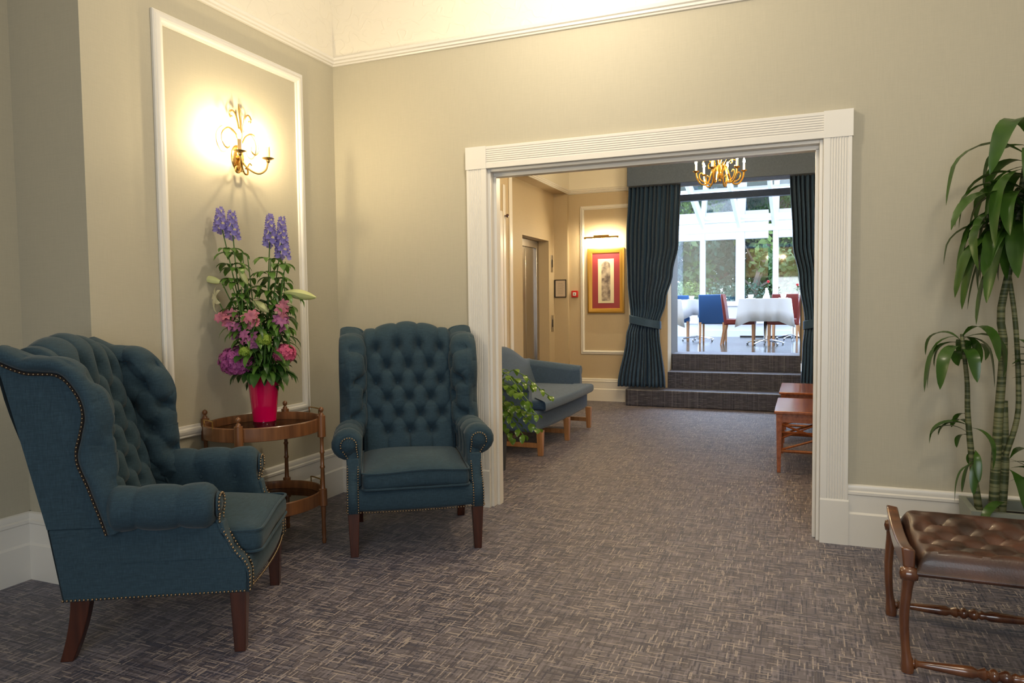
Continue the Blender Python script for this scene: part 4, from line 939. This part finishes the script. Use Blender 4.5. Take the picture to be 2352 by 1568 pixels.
# ------------------------------------------------------------------ leather stool
def stool():
    T = thing('leather_stool', 'buttoned dark brown leather stool with turned wooden frame in the right foreground', 'stool', (3.27, -1.12, 0))
    LX = .56; hy = .235; w_ = M['antique']
    # seat (x 0.03..LX-.03)
    def seat(u, v):
        x = lerp(.022, LX-.022, u); y = lerp(-hy-.018, hy+.018, v); ex = min(u, 1-u)*2; ey = min(v, 1-v)*2
        dome = (min(1, ex*5)*(2-min(1, ex*5)))**.5*(min(1, ey*5)*(2-min(1, ey*5)))**.5
        sag = .030*((v-.5)*2)**2-.01+.018*v
        a = x/.15+y/.15; b = x/.15-y/.15; f = (abs(math.sin(PI*a))*abs(math.sin(PI*b)))**.3
        xx = round((a+b)/2*2)/2
        ra, rb = round(a), round(b); X, Y = (ra+rb)/2*.15, (ra-rb)/2*.15; d = math.hypot(x-X, y-Y)
        return (x, y, .338+sag+dome*.062+(.010*f+.022*(1-math.exp(-d*d/(2*.022**2)))-.03)*max(0, min(1, (min(ex, ey)-.10)/.14))+.014*min(1, min(ex, ey)/.1))
    g = MB().grid(seat, 90, 80)
    def under(u, v):
        x = lerp(.022, LX-.022, u); y = lerp(-hy-.018, hy+.018, v); return (x, y, .318+.03*((v-.5)*2)**2-.01+.018*v)
    g.grid(under, 90, 80)
    for yy, v in ((-hy-.018, 0), (hy+.018, 1)): g.grid(lambda a, b, yy=yy, v=v: (lerp(.022, LX-.022, a), yy+(-1 if v == 0 else 1)*.008*math.sin(PI*b), lerp(under(a, v)[2], seat(a, v)[2], b)), 90, 4)
    for xx, u in ((.022, 0), (LX-.022, 1)): g.grid(lambda a, b, xx=xx, u=u: (xx, lerp(-hy-.018, hy+.018, a), lerp(under(u, a)[2], seat(u, a)[2], b)), 80, 4)
    st = g.build('seat', M['leather'], T, smooth=60, merge=True)
    for i in range(0, 9):
        for j in range(-4, 5):
            if (i+j) % 2: continue
            x, y = i*.075, j*.075
            if .05 < x < LX-.05 and abs(y) < hy-.03: v = (y+hy+.018)/(2*hy+.036); MB().ball((x, y, .392+.03*((v-.5)*2)**2-.01+.018*v), .009, 8, 5, (1, 1, .5)).build('button', M['leather'], st)
    for x in (0, LX):
        s = -1 if x == 0 else 1
        # side rail
        rg_ = []
        for k in range(15):
            v = k/14; y = lerp(-hy-.01, hy+.01, v); z = .385+.030*((v-.5)*2)**2-.02+.018*v; rg_.append([(x-.018, y, z-.034), (x+.018, y, z-.034), (x+.018, y, z+.030), (x-.018+s*.006, y, z+.036)])
        MB().loft(rg_).build('side_rail', w_, T, bevel=.006, smooth=60)
        for sy in (-1, 1):
            y = sy*(hy+.005); zt = .335 if sy < 0 else .36
            P = curve_pts([(x, y, zt), (x+s*.006, y, zt-.06), (x+s*.012, y-sy*.0, .20), (x+s*.008, y, .10), (x, y, .03), (x, y, 0)], 20)
            w = MB(); w.tube(P, [.022, .020, .018, .017, .017, .0165, .016, .016, .016, .0155, .015, .015, .015, .0145, .0145, .015, .017, .020, .022, .020], 10)
            w.build('leg', w_, T, smooth=60)
            w = MB(); ax = Matrix.Rotation(PI/2, 3, 'Y'); w.lathe([(.002, -.030), (.020, -.026), (.026, -.010), (.026, .010), (.020, .026), (.002, .030)], (x, y, zt+.005), 16, ax); w.build('scroll_knob', w_, T, smooth=60)
    for sy in (-1, 1):
        y = sy*(hy+.005); ax = Matrix.Rotation(PI/2, 3, 'Y'); pr = [(.008, .0), (.012, .02), (.020, .022), (.012, .03), (.010, .035), (.014, .08), (.019, .16), (.020, .19), (.013, .205), (.018, .215), (.022, .225), (.013, .235), (.022, .245), (.022, .255), (.013, .265), (.022, .28), (.022, .29), (.013, .30), (.018, .31), (.013, .322), (.020, .34), (.019, .37), (.014, .46), (.010, .51), (.020, .53), (.008, .56)]
        MB().lathe(pr, (0, y, .032 if sy < 0 else .045), 16, ax).build('stretcher', w_, T, smooth=50)
stool()

# ------------------------------------------------------------------ conservatory
ZF = .61; YC = 10.2
struct('floor_conservatory', MB().box((-1.5, 5.80, ZF-.1), (6.0, YC+.25, ZF)), M['tiles'], smooth=0)
# dado wall under the glazing
w = MB(); w.box((-1.5, YC, ZF), (6.0, YC+.2, 1.22)); w.box((-1.5, YC-.012, ZF), (6.0, YC, .735)); w.box((-1.5, YC-.02, .86), (6.0, YC, .885)); w.box((-1.5, YC-.04, 1.20), (6.0, YC+.2, 1.24)); struct('wall_conservatory', w, M['upvc'], smooth=0)
w = MB(); w.box((1.83, YC-.03, ZF), (3.1, YC-.0125, .635)); struct('baseboard_conservatory', w, M['black'], smooth=0)
posts = [(-1.5, -1.36), (-.62, -.53), (.22, .31), (1.078, 1.169), (1.742, 1.90), (2.321, 2.404), (2.412, 2.504), (3.1, 3.2), (3.9, 4.0), (4.8, 4.9), (5.9, 6.0)]
n = 1
for (a, b), (c, d) in zip(posts, posts[1:]):
    if c-b < .02: continue
    T = struct('window_%d' % n, MB().box((a, YC, 1.24), (b, YC+.14, 3.36)).box((b, YC+.01, 2.47), (c, YC+.13, 2.94)).box((b, YC+.02, 3.20), (c, YC+.12, 3.36)).box((b, YC+.03, 1.24), (c, YC+.10, 1.29)), M['upvc'], bevel=.006)
    MB().box((b, YC+.06, 1.29), (c, YC+.066, 2.47)).build('pane', M['glass'], T); MB().box((b, YC+.06, 2.94), (c, YC+.066, 3.20)).build('pane', M['glass'], T); n += 1
w = MB(); w.box((2.404, YC+.03, 1.24), (2.412, YC+.06, 3.36)); w.box((-1.5, YC-.06, 2.60), (6.0, YC+.0, 2.72)); struct('trim_12', w, M['upvc'], bevel=.004)
# rafters, roof glazing, tie beam, side walls
w = MB()
for x in (-1.4, -.55, .30, 1.14, 1.80, 2.42, 3.15, 3.95, 4.85):
    k = .245
    w.hexa([(x-.03, YC-.02, 2.66), (x+.03, YC-.02, 2.66), (x+.03, 5.75, 2.66+k*4.43), (x-.03, 5.75, 2.66+k*4.43), (x-.03, YC-.02, 2.75), (x+.03, YC-.02, 2.75), (x+.03, 5.75, 2.75+k*4.43), (x-.03, 5.75, 2.75+k*4.43)])
for y in (8.6, 7.2): w.box((-1.5, y, 2.70+.245*(YC-y)), (6, y+.05, 2.75+.245*(YC-y)))
struct('trim_13', w, M['upvc'], bevel=.004)
w = MB(); w.add([(-1.5, YC, 2.76), (6, YC, 2.76), (6, 5.75, 2.76+.245*4.45), (-1.5, 5.75, 2.76+.245*4.45)], [(0, 1, 2, 3)]); struct('ceiling_conservatory', w, M['glass'], smooth=0)
struct('trim_14', MB().box((1.345, 5.66, 2.615), (2.92, 5.74, 2.70)), M['pelmet'], smooth=0)
w = MB(); w.box((-1.6, 5.76, ZF), (-1.5, YC, 1.2)); w.box((6.0, 5.76, ZF), (6.1, YC, 1.2))
for y in (5.8, 7.2, 8.6, 10.1): w.box((-1.58, y, 1.2), (-1.5, y+.08, 3.7-.245*(y-5.8))); w.box((6.0, y, 1.2), (6.08, y+.08, 3.7-.245*(y-5.8)))
struct('wall_conservatory_side', w, M['upvc'], smooth=0)
w = MB(); w.box((-1.6, 5.60, -.1), (.06, 5.76, 3.9)); w.box((3.53, 5.60, -.1), (6.1, 5.76, 3.9)); w.box((.06, 5.751, 3.36), (3.53, 5.76, 3.9)); w.box((-.9, 5.0, 3.36), (3.6, 5.76, 3.45)); struct('wall_house', w, M['upvc'], smooth=0)

def dchair(mat, wood_, name='dining_chair', h=.79):
    T = thing(name, '', 'chair'); # front = -y? seat faces +y; back at y=-.0
    rg_ = []
    for k in range(11):
        v = k/10; z = lerp(.31, h, v); y = -.03*math.sin(v*1.4)-.03*v*v; th = .045 if v < .95 else .03; rg_.append([(-.21, y-th/2, z), (.21, y-th/2, z), (.21, y+th/2, z), (-.21, y+th/2, z)])
    MB().loft(rg_).build('backrest', mat, T, bevel=.012, smooth=60)
    MB().box((-.21, .0, .315), (.21, .43, .405)).build('seat', mat, T, bevel=.02, seg=3, smooth=50)
    for x in (-.185, .185):
        for y, dy in ((.0, -.07), (.40, .0)):
            MB().hexa([(x-.013, y+dy-.013, 0), (x+.013, y+dy-.013, 0), (x+.013, y+dy+.013, 0), (x-.013, y+dy+.013, 0), (x-.019, y-.019, .37), (x+.019, y-.019, .37), (x+.019, y+.019, .37), (x-.019, y+.019, .37)]).build('leg', wood_, T)
    return T
bc = dchair(M['bluech'], M['oak']); bc.location = (1.555, 8.05, ZF); tag(bc, 'blue dining chair with its back to the camera in the conservatory', 'chair')
dup(bc, (.87, 8.75, ZF), 0.1, 'blue dining chair half hidden by the left curtain', 'chair')
rc = dchair(M['redch'], M['oak']); rc.location = (1.83, 7.60, ZF); rc.rotation_euler[2] = -PI/2; tag(rc, 'red leather dining chair seen edge on beside the blue chair', 'chair')
dup(rc, (2.86, 7.55, ZF), PI/2, 'red leather dining chair at the right end of the white table', 'chair')
dup(rc, (2.66, 8.75, ZF), 0.0, 'red leather dining chair back behind the white table at right', 'chair')
def dtable(label, x, y, hx, hy, drop, rz=0, ccol='cloth', seed=1):
    T = thing('dining_table', 'conservatory '+label, 'table', (x, y, ZF), rz)
    MB().box((-hx+.01, -hy+.01, .680), (hx-.01, hy-.01, .700)).build('tabletop', M['white'], T)
    MB().lathe([(.03, .02), (.032, .05), (.025, .06), (.025, .66), (.10, .68)], seg=16).build('pedestal', M['chrome'], T)
    w = MB()
    for k in range(5):
        a = k*2*PI/5+.4; w.tube([(.02*math.cos(a), .02*math.sin(a), .075), (.16*math.cos(a), .16*math.sin(a), .06), (.27*math.cos(a), .27*math.sin(a), .035)], [.016, .013, .010], 7); w.ball((.275*math.cos(a), .275*math.sin(a), .020), .020, 8, 5)
    w.build('star_base', M['chrome'], T)
    rg = random.Random(seed); n = 96; rings = []
    for v in (0, .5, 1):
        ring = []
        for i in range(n):
            a = 2*PI*i/n; c, s = math.cos(a), math.sin(a); q = 1/max(abs(c), abs(s)); cx_, cy_ = max(-1, min(1, c*q)), max(-1, min(1, s*q))
            corner = (abs(abs(c)-abs(s)) < .35); k = (1-abs(abs(c)-abs(s))/.35) if corner else 0
            fl = .012*math.sin(a*14+seed)*v+.10*k*v*(.6); ring.append(((hx+fl+.006)*cx_, (hy+fl+.006)*cy_, .708-v*(drop+.09*k)))
        rings.append(ring)
    m_ = MB(); m_.loft([[(x_*.02, y_*.02, .712) for x_, y_, _ in rings[0]], [(x_*.97, y_*.97, .712) for x_, y_, _ in rings[0]]]+rings, True, False)
    o = m_.build('tablecloth', M[ccol], None, smooth=60, solid=.002, loc=(x, y, ZF), rz=rz); tag(o, 'white tablecloth over the '+label, 'tablecloth')
    return T
dtable('square table at right between the red chairs', 2.40, 7.65, .36, .36, .34, 0, seed=1)
dtable('table at left behind the blue chair', 1.27, 8.65, .30, .32, .26, .3, seed=2)
dtable('nearest table, mostly hidden by the left curtain', .78, 7.35, .36, .36, .34, .2, seed=3)
dtable('farther table beside the window', 2.78, 9.45, .36, .30, .25, 0, seed=4)
def cup(x, y, label):
    T = thing('coffee_cup', label, 'cup', (x, y, ZF+.7135))
    MB().lathe([(.0, .0), (.065, .002), (.070, .008), (.0, .005)], seg=18).build('saucer', M['china'], T); MB().lathe([(.0, .006), (.026, .006), (.040, .03), (.043, .062), (.040, .062), (.024, .012), (.0, .010)], seg=18).build('bowl', M['china'], T)
cup(2.19, 7.52, 'white cup at the left of the right hand table'); cup(2.66, 7.48, 'white cup at the right of the right hand table'); cup(1.16, 8.52, 'white cup on the table at left behind the blue chair')
o = MB().lathe([(.0, 0), (.055, .0), (.050, .02), (.022, .08), (.016, .13), (.020, .15), (.0, .16)], seg=18).build('napkin_cone', M['china'], loc=(2.42, 7.45, ZF+.7135)); tag(o, 'folded white napkin cone in the middle of the right table', 'napkin')
def rosev(x, y, z, label, h=.24):
    T = thing('rose_vase', label+' vase', 'vase', (x, y, z)); MB().lathe([(.0, 0), (.030, .0), (.032, .04), (.012, .09), (.010, .13), (.006, .13), (.006, .02), (.0, .015)], seg=14).build('bottle', M['glass'], T)
    T2 = thing('rose', label, 'flower', (x, y, z)); MB().tube([(0, 0, .02), (.004, 0, h)], .003, 6).build('stem', M['stem'], T2)
    w = MB(); rg = random.Random(3)
    for k in range(16): a = k*2.4; leafshape(w, (.004, 0, h), (math.cos(a)*.6, math.sin(a)*.6, 1.0-.03*k), (0, 0, 1), .042, .020, -1.0+.06*k, .3, 5)
    w.ball((.004, 0, h+.02), .022, 10, 6); w.build('blossom', M['rosered'], T2)
    for k in range(4): a = k*1.7; m_ = MB(); leafshape(m_, (.003, 0, h*.6+.02*k), (math.cos(a), math.sin(a), .5), (0, 0, 1), .07, .02, .8); m_.build('leaf', M['dleaf'], T2)
rosev(2.43, 7.72, ZF+.7135, 'red rose standing at the centre of the right table'); rosev(2.84, 9.35, ZF+.7135, 'red rose on the farther table by the window', .22)

# ------------------------------------------------------------------ garden
o = tag(MB().box((-14, YC+.26, .1), (18, 30, .3)).build('terrace_paving', M['paving'], smooth=0), 'pale paved terrace outside the conservatory windows', 'paving', kind='structure')
def tree(name, label, x, y, h, rad, nleaf, mat, seed, trunk=.12, lean=(0, 0), zlo=.3, ls=.20):
    rg = random.Random(seed); T = thing(name, label, 'tree' if trunk > .05 else 'shrub', (x, y, .3))
    nleaf = int(nleaf*1.5)
    P = curve_pts([(0, 0, -.02), (lean[0]*.4, lean[1]*.4, h*.45), (lean[0], lean[1], h*.95)], 10)
    w = MB().tube(P, [lerp(trunk, trunk*.4, i/9) for i in range(10)], 9)
    for k in range(7):
        p = P[3+k*6//7]; a = k*2.2; w.tube([p, p+Vector((math.cos(a)*rad*.35, math.sin(a)*rad*.35, rad*.2)), p+Vector((math.cos(a)*rad*.7, math.sin(a)*rad*.7, rad*.45))], [trunk*.35, trunk*.22, trunk*.1], 6)
    w.build('trunk', M['bark'], T)
    cl = [(Vector((rg.gauss(0, .45)*rad+lean[0]*.7, rg.gauss(0, .45)*rad+lean[1]*.7, lerp(h*zlo, h, rg.random()))), rad*rg.uniform(.25, .5)) for _ in range(26)]
    m_ = MB()
    for i in range(nleaf):
        c, r_ = cl[i % 26]; d = Vector((rg.gauss(0, 1), rg.gauss(0, 1), rg.gauss(0, 1))).normalized(); p = c+d*r_*rg.uniform(.5, 1); e = Vector((rg.gauss(0, 1), rg.gauss(0, 1), rg.gauss(0, 1))).normalized(); f = e.cross(d)
        if f.length < .1: continue
        f.normalize(); s_ = ls*rg.uniform(.6, 1.2); m_.add([p, p+e*s_*.5+f*s_*.28, p+e*s_, p+e*s_*.5-f*s_*.28], [(0, 1, 2, 3)])
    m_.build('foliage', mat, T, smooth=0)
tree('garden_tree', 'broad mid green tree seen through the leftmost panes', -1.1, 14.6, 4.2, 1.7, 5200, M['tree1'], 1)
tree('garden_tree', 'blue green tree seen through the second pane', .55, 15.8, 4.6, 1.6, 5200, M['tree2'], 2, .2)
tree('garden_tree', 'leaning trunk tree seen through the third pane', 1.55, 14.2, 4.0, 1.3, 3000, M['tree3'], 3, .11, (1.1, .2), .62)
tree('garden_tree', 'dense blue green tree behind the leaning one', 2.2, 17.5, 5.4, 2.2, 6500, M['tree2'], 4, .2)
tree('garden_tree', 'mid green tree seen through the rightmost panes', 3.3, 15.2, 4.4, 1.6, 5200, M['tree1'], 5)
tree('garden_tree', 'tall dark tree at the far left of the garden', -2.2, 18.5, 6.5, 2.6, 6500, M['tree2'], 6, .2)
tree('garden_tree', 'tall pale tree at the far right of the garden', 4.6, 19.0, 6.5, 2.6, 6500, M['tree1'], 7, .2)
for k, (x, y, m_, l) in enumerate([(-.6, 12.8, 'tree1', 'low green shrub outside, left end'), (.5, 12.6, 'tree3', 'low yellow green shrub outside the second pane'), (1.5, 12.9, 'tree2', 'low silvery shrub outside the third pane'), (2.6, 12.7, 'tree1', 'low green shrub outside, right end')]):
    tree('garden_shrub', l, x, y, 1.25, .65, 1800, M[m_], 20+k, .03, zlo=.1, ls=.08)

rg = random.Random(99); w = MB()
for i in range(40000):
    p = Vector((rg.uniform(-9, 12), rg.uniform(20.5, 22.5), .3+5.2*rg.random()**1.7)); e = Vector((rg.gauss(0, 1), rg.gauss(0, .5), rg.gauss(0, 1))).normalized(); f = Vector((rg.gauss(0, 1), rg.gauss(0, .6), rg.gauss(0, 1))).normalized(); s_ = rg.uniform(.18, .34)
    w.add([p, p+e*s_*.5+f*s_*.3, p+e*s_, p+e*s_*.5-f*s_*.3], [(0, 1, 2, 3)])
T = thing('garden_hedge', 'tall dense hedge closing off the garden behind the trees', 'hedge', (0, 0, 0)); w.build('foliage', M['tree2'], T, smooth=0)
w = MB()
for x in range(-9, 13, 2): w.tube([(x+.4, 21.5, .28), (x+.5, 21.5, 3.2)], .06, 6)
w.build('stems', M['bark'], T)

GR = {'armchair': 'blue wing chairs in the lounge', 'curtain': 'slate curtains at the steps', 'coffee table': 'cherry coffee tables in the hall', 'tablecloth': 'white cloths on the conservatory tables', 'cup': 'white cups on the conservatory tables', 'shrub': 'garden shrubs', 'lift panel': 'panels beside the lift', 'chair': 'conservatory dining chairs'}
for o in list(bpy.data.objects):
    if o.parent is None and o.get('category') in GR and not o.get('group'): o['group'] = GR[o['category']]
    if o.parent is None and o.name.startswith('garden_tree'): o['group'] = 'trees in the garden'
    if o.parent is None and o.name.startswith('garden_shrub'): o['category'] = 'shrub'; o['group'] = 'shrubs along the terrace'
    if o.parent is None and o.name.startswith('dining_table'): o['group'] = 'conservatory dining tables'
